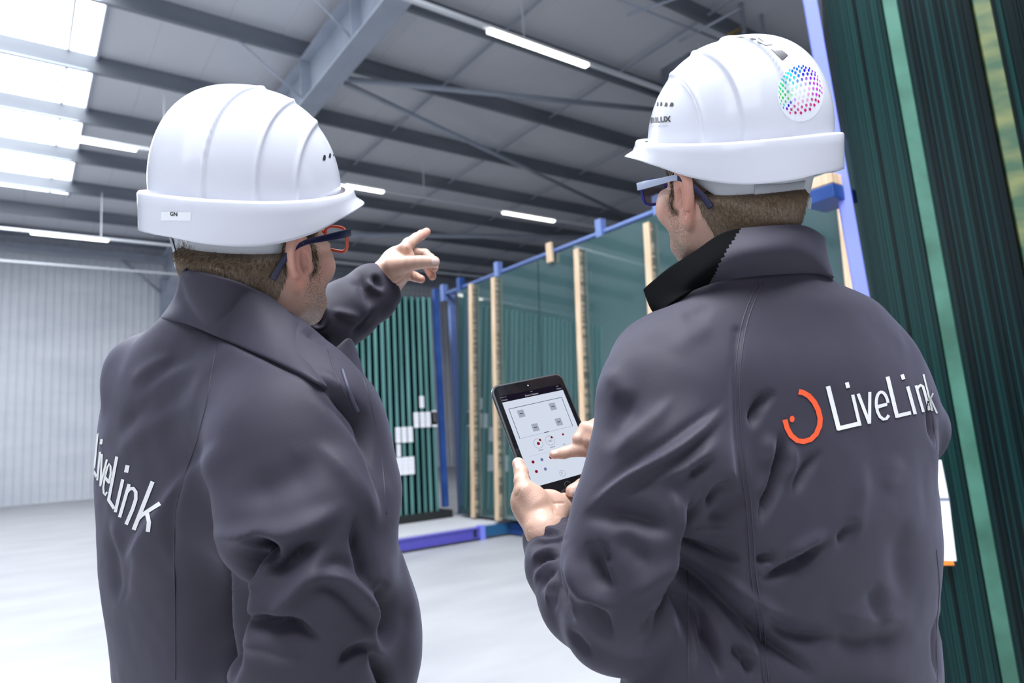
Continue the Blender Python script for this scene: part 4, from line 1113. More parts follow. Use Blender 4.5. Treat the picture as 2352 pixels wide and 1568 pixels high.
# --- helmet and glasses
hatL, shL, rbL, ptL = helmet(hfL, 'white hard hat with a small GN sticker, worn by the left man', 1.0)
bvhL = bvh_of(shL, rbL)
T_, tw = text_polys('GN', .03)
print_on(bvhL, 'sticker', mat('clear_sticker', (.86, .88, .90), .3), hatL, [[(371, 486), (439, 487), (438, 507), (370, 506)]], .0004)
print_on(bvhL, 'sticker_lettering', m_ink, hatL, [[(391+(p[0])*17/tw, 495-p[1]*12.5+p[0]*1.0) for p in t] for t in T_], .0008, 1.5)
def vents(bv, pts, parent):
    for (x, y, w_, h_) in pts:
        print_on(bv, 'vent_slot', m_ventm, parent, [[(x-w_, y+h_), (x+w_*.6, y+h_), (x+w_, y), (x+w_*.7, y-h_), (x-w_*.3, y-h_)]], .0006, 2)
vents(bvhL, ((744, 362, 4, 6), (757, 357, 3, 5), (766, 353, 2, 4.5), (772, 350, 1.3, 4)), hatL)
def glasses(fr, name_lbl, frame_m, temple_m, lens_m, ear_side, tip_m, lift=0.0):
    g = empty('glasses', tuple(fr.w((.10, 0, .02)))); tag(g, name_lbl, 'glasses')
    hw, hh = .027, .018
    for s in (-1, 1):
        c = np.array([.112, s*.033, .008+lift]); pts = []
        for k in range(28):
            a = 2*math.pi*k/28; x = hw*np.sign(math.cos(a))*abs(math.cos(a))**.55; y = hh*np.sign(math.sin(a))*abs(math.sin(a))**.55
            wx = -.006*(abs(c[1]+x)/.06)**2*1.6
            pts.append(fr.w(c+np.array([wx, x, y])))
        MB().tube(pts, .0026, 8, True).build('lens_frame', frame_m, g, True)
        cc = sum(pts)/len(pts); m_ = MB(); m_.v = [tuple(cc)]+[tuple(p) for p in pts]; m_.f = [(0, i+1, (i+1) % 28+1) for i in range(28)]; m_.build('lens', lens_m, g, True)
        # temple arm: from the hinge past the ear and down behind it
        P_ = [(.106, s*.064, .020+lift), (.075, s*.0745, .022+lift*.8), (.03, s*.082, .026+lift*.4), (.0, s*.0845, .030), (-.020, s*.083, .022), (-.037, s*.078, .002), (-.047, s*.074, -.016)]
        hgt = [.0055, .0055, .0042, .0036, .0036, .0040, .0045]
        m_ = MB(); P_ = np.array(P_); t = np.linspace(0, 6, 31); Pc = np.stack([smooth_interp(range(7), P_[:, i], t) for i in range(3)], 1); hc = smooth_interp(range(7), hgt, t)
        for i in range(31):
            tg = Pc[min(i+1, 30)]-Pc[max(i-1, 0)]; tg /= np.linalg.norm(tg); upv = np.array([0, 0, 1.])-tg*tg[2]; upv /= np.linalg.norm(upv); sv = np.cross(tg, upv)
            for (a_, b_) in ((-1, -1), (-1, 1), (1, 1), (1, -1)): m_.v.append(tuple(fr.w(Pc[i]+upv*hc[i]*a_+sv*.0016*b_)))
        for nm_, i0_, i1_, mt_ in (('temple_arm', 0, 16, temple_m), ('temple_tip', 16, 30, tip_m or temple_m)):
            q_ = MB(); q_.v = m_.v[i0_*4:i1_*4+4]; n_ = i1_-i0_
            for i in range(n_):
                for k in range(4): q_.f.append((i*4+k, i*4+(k+1) % 4, i*4+4+(k+1) % 4, i*4+4+k))
            q_.f += [(3, 2, 1, 0), (n_*4, n_*4+1, n_*4+2, n_*4+3)]
            q_.build(nm_, mt_, g, True, .0008)
    MB().tube([fr.w((.110, -.008, .014+lift)), fr.w((.114, 0, .017+lift)), fr.w((.110, .008, .014+lift))], .0022, 8).build('bridge', frame_m, g, True)
    return g
m_lens = mat('clear_lens', (0.9, 0.92, 0.95), 0.02); m_lens.node_tree.nodes['Principled BSDF'].inputs['Transmission Weight'].default_value = 1.0
m_lens.node_tree.nodes['Principled BSDF'].inputs['IOR'].default_value = 1.03; m_lens.node_tree.nodes['Principled BSDF'].inputs['Alpha'].default_value = .25
glasses(headL, 'glasses with navy arms and orange-red rims, worn by the pointing man', mat('orange_red_frame', (.75, .10, .04), .3), mat('navy_frame', (.012, .012, .05), .3), m_lens, -1, None, .017)
# ================================================================== right man: seen from behind, holding the tablet
FLARE = .42
hfR = Frame(at(1694, 310, 1.033), 140, 17, -17.5); headR = head_at((1568, 455), 1.0, 118, 12, -14, -1, 1.10)
pR = empty('person', (*(at(1780, 1200, 1.02)[:2]), 0)); tag(pR, 'person on the right seen from behind, dark jacket, white hard hat, holding a tablet', 'person')
stR = [(560, 1700, 1880, 1.02, .065), (600, 1640, 1895, 1.02, .075), (640, 1610, 1912, 1.015, .085), (690, 1548, 2010, 1.01, .100), (730, 1484, 2050, 1.005, .112), (770, 1440, 2080, 1.0, .122), (815, 1412, 2107, .995, .132),
       (870, 1395, 2133, .99, .138), (920, 1392, 2148, .99, .142), (985, 1405, 2158, .99, .145), (1040, 1430, 2156, .99, .147), (1100, 1460, 2155, .99, .148), (1170, 1485, 2161, .99, .150), (1260, 1500, 2168, .99, .150),
       (1340, 1490, 2165, .99, .15), (1400, 1465, 2159, .99, .15), (1480, 1440, 2164, .99, .15), (1568, 1424, 2170, .99, .152), (1700, 1415, 2165, 1.0, .155), (1850, 1420, 2150, 1.0, .158)]
upR = [(px(1515, 845, .955), .070), (px(1530, 930, .90), .088), (px(1524, 1060, .868), .092), (px(1490, 1200, .852), .093), (px(1450, 1310, .85), .086), (px(1408, 1418, .872), .064)]
foR = [(px(1408, 1425, .885), .064), (px(1345, 1370, .95), .063), (px(1296, 1295, 1.01), .056), (px(1268, 1245, 1.06), .043), (px(1250, 1205, 1.10), .036)]
cutc = px(1256, 1212, 1.085); cutn = foR[-1][0]-foR[-2][0]; cutn = cutn/np.linalg.norm(cutn)
farR = [(px(1985, 860, 1.10), .080), (px(2088, 985, 1.16), .056), (px(1900, 1090, 1.24), .055), (px(1500, 1050, 1.16), .045), (px(1415, 1040, 1.12), .040)]
def jacketR(P):
    d = section_loft(P, stR, 1.0, .33)
    d = smin(d, chain(P, upR, .02), .018)
    b = chain(P, foR, .015); b = smax(b, (P-cutc)@cutn, .005)
    d = smin(d, b, .012)
    c = chain(P, farR, .02); n2 = farR[-1][0]-farR[-2][0]; n2 = n2/np.linalg.norm(n2); c = smax(c, (P-farR[-1][0])@n2, .005)
    d = smin(d, c, .02)
    return d
lo = np.array([at(1170, 700, .75), at(2230, 500, .75), at(1170, 1850, 1.3), at(2230, 1850, .75), at(2230, 520, 1.35), at(1170, 560, 1.35), at(1170, 1850, .75)])
loR = (lo.min(0)-.02, lo.max(0)+.02)
V, Q = surface_nets(jacketR, loR[0], loR[1], .0042)
V = laplace(V, Q, 2, .5); N = vnormals(V, Q)
foldsR = [
 ([(1668, 1080), (1660, 1180), (1648, 1300), (1640, 1420), (1650, 1600)], 50, -.020),
 ([(1612, 1110), (1624, 1190), (1608, 1270), (1575, 1350), (1530, 1425), (1478, 1500)], 15, -.022),
 ([(1600, 1120), (1612, 1220), (1596, 1320), (1545, 1420), (1500, 1500)], 24, -.020),
 ([(1640, 1180), (1650, 1260), (1630, 1400), (1640, 1560)], 34, -.010),
 ([(1345, 1172), (1400, 1130), (1470, 1082), (1560, 1028), (1630, 970), (1685, 915)], 13, .010, 's'),
 ([(1400, 1055), (1450, 1010), (1500, 965), (1550, 905)], 16, .005), ([(1385, 1040), (1420, 960), (1470, 900)], 22, -.004),
 ([(1330, 1195), (1400, 1180), (1480, 1195), (1560, 1230)], 26, -.011), ([(1480, 1110), (1530, 1090), (1600, 1060), (1660, 1000)], 14, .007),
 ([(1570, 1095), (1600, 1080), (1640, 1050)], 12, -.006),
 ([(1352, 1240), (1362, 1280), (1385, 1330), (1420, 1352)], 15, -.011), ([(1372, 1240), (1390, 1275), (1405, 1300)], 7, -.006),
 ([(1310, 1250), (1318, 1320), (1350, 1370), (1400, 1388), (1430, 1370)], 18, .008),
 ([(1325, 1378), (1360, 1400), (1390, 1440), (1410, 1470)], 14, -.009), ([(1430, 1385), (1500, 1330), (1560, 1300), (1590, 1270)], 22, .007),
 ([(1400, 1240), (1440, 1250), (1500, 1300)], 22, -.005), ([(1540, 1120), (1560, 1180), (1575, 1250)], 14, .006),
 ([(1512, 1380), (1500, 1420), (1470, 1460)], 10, -.005),
 # forearm: long thin folds fanning to the cuff
 ([(1215, 1262), (1245, 1240), (1285, 1236), (1310, 1240)], 7, -.006), ([(1215, 1290), (1240, 1268), (1270, 1258), (1292, 1256)], 6, .005), ([(1222, 1310), (1250, 1285), (1290, 1275)], 6, -.005),
 ([(1226, 1345), (1240, 1315), (1265, 1292), (1288, 1285)], 6, .005), ([(1240, 1365), (1252, 1330), (1285, 1300)], 5, -.004), ([(1258, 1395), (1262, 1350), (1280, 1320)], 6, .004), ([(1272, 1410), (1272, 1360), (1284, 1330)], 5, -.004),
 ([(1288, 1300), (1292, 1350), (1305, 1400), (1320, 1432)], 9, -.008), ([(1302, 1345), (1312, 1390), (1326, 1432)], 6, .004), ([(1300, 1440), (1340, 1485), (1365, 1510)], 9, -.004),
 ([(1222, 1204), (1245, 1212), (1295, 1212)], 6, .004), ([(1225, 1228), (1260, 1222), (1300, 1220)], 5, -.004),
 # back
 ([(1787, 900), (1760, 915), (1738, 945), (1726, 990)], 11, -.009), ([(1790, 985), (1797, 1030), (1786, 1090), (1762, 1160), (1742, 1215)], 11, -.016), ([(1760, 990), (1765, 1040), (1755, 1090)], 14, .006), ([(1812, 1010), (1818, 1060), (1800, 1120)], 12, .005),
 ([(1892, 1030), (1860, 1065), (1835, 1110), (1820, 1150)], 11, -.006), ([(1918, 1235), (1880, 1265), (1830, 1300), (1770, 1325), (1735, 1322)], 12, -.010), ([(1905, 1215), (1860, 1245), (1800, 1280)], 14, .005),
 ([(1975, 1195), (1945, 1225), (1925, 1260)], 12, -.006), ([(1735, 1290), (1770, 1285), (1780, 1300)], 12, -.008),
 ([(1598, 1262), (1660, 1285), (1720, 1298)], 11, -.012), ([(1605, 1310), (1660, 1370), (1730, 1440), (1800, 1500), (1880, 1560)], 17, -.016), ([(1615, 1290), (1680, 1345), (1760, 1395), (1830, 1420)], 14, .007),
 ([(1760, 1395), (1790, 1440), (1850, 1465), (1930, 1462)], 18, -.009), ([(1600, 1330), (1640, 1420), (1680, 1520)], 16, .010), ([(1585, 1300), (1590, 1400), (1590, 1560)], 14, -.010),
 ([(1690, 1480), (1740, 1560)], 16, -.012), ([(1622, 1460), (1650, 1520), (1660, 1570)], 10, -.008), ([(1590, 1262), (1600, 1200), (1590, 1140)], 12, -.018), ([(1660, 1200), (1690, 1180), (1705, 1130)], 18, -.006),
 ([(1640, 1240), (1680, 1232), (1715, 1240)], 9, .005), ([(1690, 1090), (1672, 1130), (1630, 1160)], 18, -.009), ([(1735, 1150), (1760, 1110), (1770, 1060)], 14, .004),
 ([(2020, 1330), (2010, 1380), (2030, 1450)], 18, -.004), ([(1985, 1050), (1975, 1150), (1960, 1250)], 18, .003), ([(2080, 1180), (2070, 1300), (2090, 1400)], 26, -.004), ([(2060, 1040), (2040, 1140)], 20, .003),
 ([(1900, 1400), (2000, 1420), (2100, 1410)], 20, .004), ([(1880, 1445), (1980, 1470), (2100, 1455)], 26, -.005), ([(2140, 905), (2143, 960), (2152, 1030)], 8, -.010), ([(2160, 1400), (2150, 1480), (2160, 1568)], 8, -.006),
 ([(1385, 850), (1420, 880), (1440, 930)], 22, .004), ([(1460, 770), (1540, 760), (1620, 730)], 24, .002), ([(1640, 700), (1560, 740)], 16, -.002), ([(1520, 800), (1580, 780), (1640, 740)], 20, .0025), ([(1735, 1470), (1700, 1560)], 14, .006),
 ([(1695, 760), (1688, 850), (1690, 930), (1692, 1000), (1700, 1080), (1716, 1150), (1722, 1250), (1730, 1330), (1747, 1450), (1757, 1568)], 9, -.0022, 'c'),
]
D = fold_field(V, N, [(f[0], f[1]*(1.05 if f[2] < 0 else 1.1), f[2]*(1.8 if f[2] < 0 else 1.3))+tuple(f[3:]) for f in foldsR])
D += .0016*vnoise(V, 15, 5)+.0006*vnoise(V, 36, 6)
V = V+N*D[:, None]; V = laplace(V, Q, 1, .4)
jkR = link('jacket', mesh_quads('jacket', V, Q), m_cloth, pR, True); bvR = bvh_np(V, Q)
for nm, pts in (('back_seam', [(1741, 648), (1722, 690), (1705, 740), (1694, 800), (1688, 870), (1690, 960), (1697, 1050), (1712, 1140), (1720, 1230), (1726, 1320), (1744, 1440), (1755, 1566)]),
                ('back_seam', [(1752, 650), (1733, 692), (1716, 742), (1705, 802), (1699, 870), (1701, 960), (1708, 1050), (1723, 1140), (1731, 1230), (1737, 1320), (1755, 1440), (1766, 1566)]),
                ('side_seam', [(1580, 1310), (1581, 1400), (1582, 1480), (1583, 1566)]), ('side_seam', [(2150, 1262), (2157, 1350), (2150, 1450), (2152, 1566)]), ('sleeve_seam', [(2138, 895), (2141, 950), (2150, 1030)])):
    seam_tube(bvR, nm, pts, .0013, m_seam, jkR, n=110)
MB().obox(at(1466, 1515, .865), rot_ax(8)[0], rot_ax(8)[1], FW, .0028, .015, .002).build('zip_pull', m_zip, jkR, bevel=.001)
# --- head
Vh, Qh = build_head(headR, hat=hfR); Th = head_tones(headR, Vh, .8); bvHR = bvh_np(Vh, Qh)
# collar: tall, flared, standing away from the neck at the left
cT = loop((1482, 662, .985), (1530, 622, .955), (1600, 575, .935), (1668, 533, .925), (1760, 520, .93), (1845, 519, .96), (1892, 545, 1.02), (1850, 530, 1.09), (1700, 540, 1.12), (1560, 600, 1.10))
cM = loop((1496, 700, .97), (1550, 668, .93), (1615, 628, .905), (1680, 592, .895), (1770, 575, .90), (1850, 570, .935), (1897, 590, 1.02), (1860, 590, 1.11), (1710, 600, 1.15), (1570, 650, 1.12))
cB = loop((1512, 728, .96), (1570, 700, .91), (1630, 662, .885), (1700, 640, .872), (1780, 632, .876), (1865, 630, .92), (1912, 640, 1.02), (1870, 640, 1.13), (1720, 660, 1.17), (1580, 705, 1.13))
drape(bvR, [(1512, 728), (1566, 690), (1628, 655), (1700, 640), (1780, 632), (1865, 630)], (1, 2, 3, 4, 5), cB, .003)
clear_of(bvHR, cT, (1, 2, 3, 4, 5), .012)
colR = ring_surface('collar', [cT, cM, cB], .006, m_cloth, jkR, bv=bvHR)
# the flap at the left shows its black fleece lining
colR.data.materials.append(m_lining)
cv = np.array([v.co[:] for v in colR.data.vertices]); cu, cvv, _ = project(cv)
for pl in colR.data.polygons:
    c = np.mean([(cu[i], cvv[i]) for i in pl.vertices], axis=0); n_ = np.array(pl.normal); 
    if c[0] < 1625+(650-c[1])*.62 and c[1] < 724-(c[0]-1505)*.56: pl.material_index = 1
hem = MB().tube([p-FW*.006 for p in (cT[0], cT[0]*.5+cM[0]*.5+[0, 0, -.001], cM[0], cB[0])], .0022, 6); hem.build('collar_edge', m_seam, colR, True)
# --- the LiveLink lettering, right man
def z5(*p): return [(1700+a/3.2, 840+b/3.2) for a, b in p]
letters = []
def S(pts, w): letters.extend(stroke(z5(*pts), w/3.2))
S([(641, 150), (722, 470)], 33); S([(712, 462), (860, 426)], 31)                      # L
S([(822, 212), (876, 440)], 24); S([(779, 122), (790, 162)], 28)                      # i
S([(862, 205), (946, 424)], 24); S([(946, 424), (948, 192)], 23)                      # v
letters += [q for q in stroke(z5(*([(1072, 286), (1000, 308)]+[(990, 300)])), 5)]
S([(994, 300), (1076, 280)], 20)
S(arc(1040, 290, 44, 98, 0-8, -195, 16, -.10)+[(998, 300), (1004, 335), (1022, 372), (1048, 392), (1070, 388), (1088, 362)], 22)   # e
S([(1078, 80), (1150, 378)], 29); S([(1140, 370), (1250, 344)], 27)                  # L
S([(1226, 152), (1282, 355)], 25); S([(1185, 64), (1197, 100)], 26)                  # i
S([(1286, 144), (1342, 338)], 20); S([(1292, 180), (1304, 155), (1322, 142), (1338, 152), (1350, 190), (1386, 325)], 20)   # n
S([(1342, 62), (1408, 330)], 13); S([(1412, 200), (1385, 262)], 13); S([(1388, 225), (1442, 348)], 13)   # k
print_on(bvR, 'printed_lettering', m_lwhite, jkR, letters, .0010, 3)
ringp = [z5((427, 190))[0]]+z5((460, 197), (500, 220), (540, 265), (570, 325), (584, 385), (580, 440), (555, 500), (515, 540), (462, 556), (415, 548), (370, 510), (340, 455), (324, 395))
wr = np.array([12.5]+[12]*6+[11.5]*7)
print_on(bvR, 'printed_ring', m_lred, jkR, stroke(ringp, wr), .0010, 3)
print_on(bvR, 'printed_dot', m_lred, jkR, [arc(1700+378/3.2, 840+390/3.2, 5.6, 7.6, 0, 345, 14)], .0010, 3)
# --- LiveLink lettering, left man (seen obliquely)
letters = []
def z6(*p): return [(200+a/6.032, 980+b/6.032) for a, b in p]
def S6(pts, w): letters.extend(stroke(z6(*pts), w/6.032))
S6([(158, 75), (108, 590)], 26); S6([(98, 600), (142, 700)], 36)
S6([(190, 345), (150, 740)], 30); S6([(213, 170), (200, 240)], 36)
S6([(215, 375), (195, 800)], 28); S6([(190, 820), (285, 450)], 28)
S6([(262, 700), (318, 775)], 40); S6([(310, 780), (338, 640), (335, 545), (318, 510), (290, 560), (255, 700), (235, 830), (240, 915), (260, 945), (285, 900)], 28)
S6([(422, 410), (308, 1010)], 42); S6([(302, 1000), (385, 1130)], 44)
S6([(505, 725), (400, 1180)], 44); S6([(572, 530), (550, 630)], 58)
S6([(592, 790), (460, 1250)], 46); S6([(560, 900), (600, 855), (650, 850), (685, 900), (685, 1000), (640, 1140), (550, 1350)], 50)
S6([(918, 755), (655, 1425)], 58); S6([(1020, 1060), (770, 1220), (730, 1260)], 56); S6([(840, 1200), (868, 1320), (850, 1450)], 58)
print_on(bvL, 'printed_lettering', m_lwhite, jkL, letters, .0010, 3)
# --- tablet: local axes from the picture of its screen (x along the width, y down the screen), real size 134.7 x 200 mm
def zt(a, b): return (1120+a/4.125, 840+b/4.125)
tx = np.array([.8724, -.1809, .454]); ty = np.array([.344, .8865, -.307])
tx /= np.linalg.norm(tx); ty -= tx*(ty@tx); ty /= np.linalg.norm(ty)
def cam2w(v): return RT*v[0]-UP*v[1]+FW*v[2]
TX, TY = cam2w(tx), cam2w(ty); TN = np.cross(TX, TY); TN = -TN if TN@FW > 0 else TN       # TN points out of the screen
SC0 = at(*zt(130, 350), 1.175)                                                    # top left corner of the lit page (below the bar)
TW, TH_ = .120, .160
# fit the orientation numerically to the four corners
targ = np.array([zt(130, 350), zt(720, 228), zt(440, 1150), zt(1018, 987)])
def corners(o, X_, Y_): return np.array([o, o+X_*TW, o+Y_*.150, o+X_*TW+Y_*.150])
def rodr(v): 
    a = np.linalg.norm(v)+1e-12; k = v/a; K = np.array([[0, -k[2], k[1]], [k[2], 0, -k[0]], [-k[1], k[0], 0]]); return np.eye(3)+math.sin(a)*K+(1-math.cos(a))*K@K
def rt(p):
    R_ = rodr(p[3:]); c = corners(SC0+p[:3]*.01, R_@TX, R_@TY); u, v, _ = project(c); return np.concatenate([u-targ[:, 0], v-targ[:, 1]])
p_ = np.zeros(6)
for _ in range(40):
    r0 = rt(p_); J = np.stack([(rt(p_+e*1e-3)-rt(p_-e*1e-3))/2e-3 for e in np.eye(6)], 1); p_ = p_-np.linalg.solve(J.T@J+np.eye(6)*.5, J.T@r0)
R_ = rodr(p_[3:]); SC0 = SC0+p_[:3]*.01; TX, TY = R_@TX, R_@TY; TN = np.cross(TX, TY); TN = -TN if TN@FW > 0 else TN
print('tablet depth', (SC0-CAMP)@FW, 'residual', np.abs(rt(p_)).max())
def T(x, y, z=0.0): return SC0+TX*x+TY*y+TN*z                                      # metres; x right, y down
tb = empty('tablet', tuple(T(.06, .08))); tag(tb, "black-framed tablet showing a floor plan with red dots, held in the right man's hands", 'tablet')
bx0, bx1, by0, by1 = -.0078, TW+.0078, -.030, .150+.0205
def rrect(x0, x1, y0, y1, r, n=6):
    o = []
    for cx_, cy_, a0 in ((x1-r, y0+r, -90), (x1-r, y1-r, 0), (x0+r, y1-r, 90), (x0+r, y0+r, 180)):
        for i in range(n+1):
            a = math.radians(a0+90*i/n); o.append((cx_+r*math.cos(a), cy_+r*math.sin(a)))
    return o
def slabT(name, out, z0, z1, mt, parent=tb, bev=0):
    n = len(out); m_ = MB(); m_.v = [tuple(T(x, y, z0)) for x, y in out]+[tuple(T(x, y, z1)) for x, y in out]
    m_.f = [tuple(range(n)), tuple(range(2*n-1, n-1, -1))]+[(i, (i+1) % n, n+(i+1) % n, n+i) for i in range(n)]
    return m_.build(name, mt, parent, bevel=bev)
m_bez = mat('black_glass_bezel', (.008, .008, .010), .06); m_alu = mat('dark_aluminium', (.16, .17, .18), .3, .8)
slabT('case', rrect(bx0-.0016, bx1+.0016, by0-.0016, by1+.0016, .013), -.0072, -.0006, m_alu, tb, .0012)
slabT('bezel_glass', rrect(bx0, bx1, by0, by1, .0115), -.0006, 0, m_bez)
m_page = emis('screen_page', (.76, .83, .97), 1.35); m_bar = emis('screen_bar', (.02, .015, .035), .8); m_txt = emis('screen_text', (.9, .9, 1), .8)
m_line = emis('screen_line', (.03, .04, .10), .7); m_sq = emis('screen_square', (.58, .62, .76), 1.0); m_red = emis('screen_red', (.40, .01, .02), .9); m_bl = emis('screen_blue', (.26, .33, .60), .9); m_thin = emis('screen_thin', (.5, .52, .62), .8)
def flat(name, polys, z, mt, parent):
    m_ = MB()
    for q in polys:
        b = len(m_.v); m_.v += [tuple(T(x, y, z)) for x, y in q]; m_.f.append(tuple(range(b, b+len(q))))
    return m_.build(name, mt, parent)
scr = flat('screen', [[(0, -.0115), (TW, -.0115), (TW, .150), (0, .150)]], .00015, m_page, tb)
flat('title_bar', [[(0, -.0115), (TW, -.0115), (TW, 0), (0, 0)]], .0003, m_bar, scr)
# picture coordinates of the crop -> tablet coordinates by intersecting the screen plane
def Z(a, b):
    r = ray(*zt(a, b)); t = ((SC0-CAMP)@TN)/(r@TN); p = CAMP+r*t-SC0; return (p@TX, p@TY)
def zl(*pts): return [Z(*p) for p in pts]
def ln(pts, w): return stroke(pts, w)
r_ = zl((200, 410), (700, 298), (805, 570), (305, 690))
flat('plan_outline', ln([r_[0], r_[1]], .0009)+ln([r_[1], r_[2]], .0009)+ln([r_[3], r_[0]], .0009)+ln([r_[2], r_[3]], .0003)+ln(zl((535, 632), (580, 624)), .0012), .0004, m_line, scr)
for c in ((318, 452), (617, 385), (452, 583), (674, 531)):
    x, y = Z(*c); flat('plan_square', [[(x-.006, y-.0066), (x+.006, y-.0066), (x+.006, y+.0066), (x-.006, y+.0066)]], .0004, m_sq, scr); flat('square_caption', [[(x-.003, y-.0006), (x+.003, y-.0006), (x+.003, y+.0007), (x-.003, y+.0007)]], .0005, m_line, scr)
for c, mt, r in (((429, 911), m_red, .0027), ((461, 1001), m_red, .0027), ((596, 868), m_red, .0027), ((513, 889), m_bl, .0027), ((546, 978), m_bl, .0027), ((480, 736), m_red, .0028), ((496, 703), m_red, .0021), ((605, 677), m_red, .0021), ((713, 650), m_red, .0020)):
    x, y = Z(*c); flat('status_dot', [arc(x, y, r, r, 0, 345, 20)], .0006, mt, scr)
for c, r in (((480, 736), .0083), ((591, 707), .0083), ((709, 1018), .0052)):
    x, y = Z(*c); flat('round_button', ln(arc(x, y, r, r, 0, 360, 36), .00035), .0004, m_line, scr)
x, y = Z(591, 707); flat('signal_icon', sum([ln(arc(x, y-.002, q, q*.8, 30, 150, 8), .0004) for q in (.0018, .0034, .005)], []), .0004, m_line, scr)
for a_, b_ in (((482, 803), (526, 792)), ((592, 774), (636, 764)), ((710, 746), (735, 738)), ((915, 996), (955, 988))): flat('caption', ln(zl(a_, b_), .0012), .0004, m_thin, scr)
flat('divider_line', ln(zl((395, 860), (640, 800)), .0002), .0004, m_thin, scr)
def ttxt(name, s_, x, y, h_, mt, bold=0.0):
    P_, w_ = text_polys(s_, bold); return flat(name, [[(x+p[0]*h_, y-p[1]*h_) for p in t] for t in P_], .0006, mt, scr)
ttxt('title_text', 'Demo Usecase', *Z(358, 291), .0042, m_txt, .02); ttxt('back_text', '<Zur\u00fcck', *Z(133, 336), .0032, m_txt, .01); ttxt('menu_text', 'Weiter', *Z(655, 226), .0032, m_txt, .01)
ttxt('clock_text', '9:48', *Z(405, 250), .0024, m_txt); ttxt('status_text', 'Telekom.de', *Z(120, 308), .0024, m_txt); ttxt('battery_text', '100 %', *Z(648, 200), .0024, m_txt); ttxt('number_text', '2', *Z(699, 1029), .0062, m_line)
x, y = TW/2, -.021; flat('camera_lens', [arc(x-.002, y, .0012, .0012, 0, 340, 14)], .0003, mat('camera_glint', (.5, .6, .7), .1), tb)
x, y = TW/2, .150+.0105; flat('home_button', ln(arc(x, y, .0055, .0055, 0, 360, 28), .0006), .0003, mat('button_ring', (.10, .11, .10), .2), tb)
# --- hands of the right man
def fz(zx, zy, d, r=None): return px(1120+zx/4.125, 840+zy/4.125, d, r)
def dT(zx, zy, off):          # depth along the view of the screen plane at that pixel, moved off towards the camera
    r = ray(*zt(zx, zy)); return ((SC0-CAMP)@TN)/(r@TN)-off
# left hand under and around the tablet's lower left corner
def q(zx, zy, off, r): return px(*zt(zx, zy), dT(zx, zy, off), r)
fingA = [
 [q(440, 1290, .020, .019), q(350, 1180, .022, .0145), q(322, 1090, .018, .0118), q(318, 1010, .013, .0112), q(290, 925, .011, .0100)],          # thumb on the front edge
 [q(520, 1330, .0, .016), q(590, 1260, -.018, .0115), q(560, 1120, -.030, .0100), q(520, 1000, -.032, .0092), q(500, 900, -.030, .0085)],          # fingers behind the back
 [q(560, 1350, .0, .016), q(655, 1270, -.012, .0118), q(690, 1130, -.028, .0102), q(660, 1010, -.032, .0094), q(640, 920, -.030, .0085)],
 [q(600, 1370, .0, .016), q(715, 1290, -.006, .0118), q(760, 1180, -.022, .0100), q(770, 1060, -.030, .0092), q(760, 980, -.030, .0085)],
 [q(630, 1400, .0, .015), q(735, 1340, .0, .0105), q(800, 1240, -.018, .0090), q(850, 1140, -.028, .0082), q(860, 1080, -.03, .0078)]]
palmA = [(fz(410, 1310, dT(410, 1310, .010)), (.030, .034, .020), rot_ax(-25)), (fz(560, 1350, dT(560, 1350, -.002)), (.034, .030, .016), rot_ax(-20)),
         (fz(340, 1260, dT(340, 1260, .004)), (.016, .024, .015), rot_ax(10)),
         (fz(470, 1440, dT(470, 1440, .008)), fz(530, 1560, dT(530, 1560, .02)), .027, .029), (fz(660, 1370, dT(660, 1370, .0)), fz(600, 1500, dT(600, 1500, .01)), .019, .02)]
VA, QA = hand_mesh(fingA, palmA, .0017, .006, .012)
NA_ = vnormals(VA, QA)
hfA = [([zt(*p) for p in c], w_, am) for c, w_, am in (([(300, 1050), (330, 1040), (350, 1035)], 2, -.0008), ([(290, 1070), (330, 1060)], 1.6, -.0006), ([(250, 1250), (290, 1215), (300, 1150)], 2.5, -.0012), ([(600, 1300), (690, 1300), (750, 1300)], 3, -.0015), ([(610, 1330), (640, 1400), (700, 1440)], 3, -.0015), ([(600, 1260), (640, 1310), (660, 1360)], 3, -.0014))]
VA = VA+NA_*fold_field(VA, NA_, hfA)[:, None]
# right hand: index on the screen, middle curled above, thumb below
fingB = [
 [q(1130, 800, .028, .014), q(990, 802, .026, .0125), q(850, 790, .024, .0115), q(720, 825, .014, .0092), q(628, 838, .007, .0076)],
 [q(1130, 700, .034, .014), q(1010, 575, .038, .0108), q(925, 585, .042, .0100), q(858, 690, .036, .0090), q(900, 735, .032, .0082)],
 [q(1150, 680, .030, .013), q(1040, 560, .046, .0115), q(980, 600, .052, .0105), q(960, 700, .046, .0095)],
 [q(1170, 700, .036, .013), q(1090, 580, .056, .011), q(1040, 620, .062, .010), q(1020, 700, .056, .009)],
 [q(1180, 1060, .024, .016), q(1010, 1115, .020, .0125), q(900, 1135, .016, .0118), q(800, 1185, .013, .0105)]]
palmB = [(fz(1215, 830, dT(1215, 830, .036)), (.034, .036, .017), rot_ax(10)), (fz(1170, 960, dT(1170, 960, .03)), (.03, .026, .02), rot_ax(0)), (fz(1230, 880, dT(1230, 880, .036)), farR[-1][0], .030, .032)]
VB, QB = hand_mesh(fingB, palmB, .0017, .005, .012)
TA = np.zeros((len(VA), 3), np.float32); ua, va, _ = project(VA); nail(TA, ua, va, vnormals(VA, QA), *zt(281, 925), 7.0, 10, -15)
TB = np.zeros((len(VB), 3), np.float32); ub, vb, _ = project(VB); NB = vnormals(VB, QB); nail(TB, ub, vb, NB, *zt(815, 1203), 11, 7.5, -18); nail(TB, ub, vb, NB, *zt(632, 818), 6, 3.5, -10)
TB[:, 0] = .25*np.exp(-((ub-zt(640, 855)[0])/12)**2)
Vb, Qb = surface_nets(lambda P: jacketR(P)+.07, loR[0], loR[1], .014)
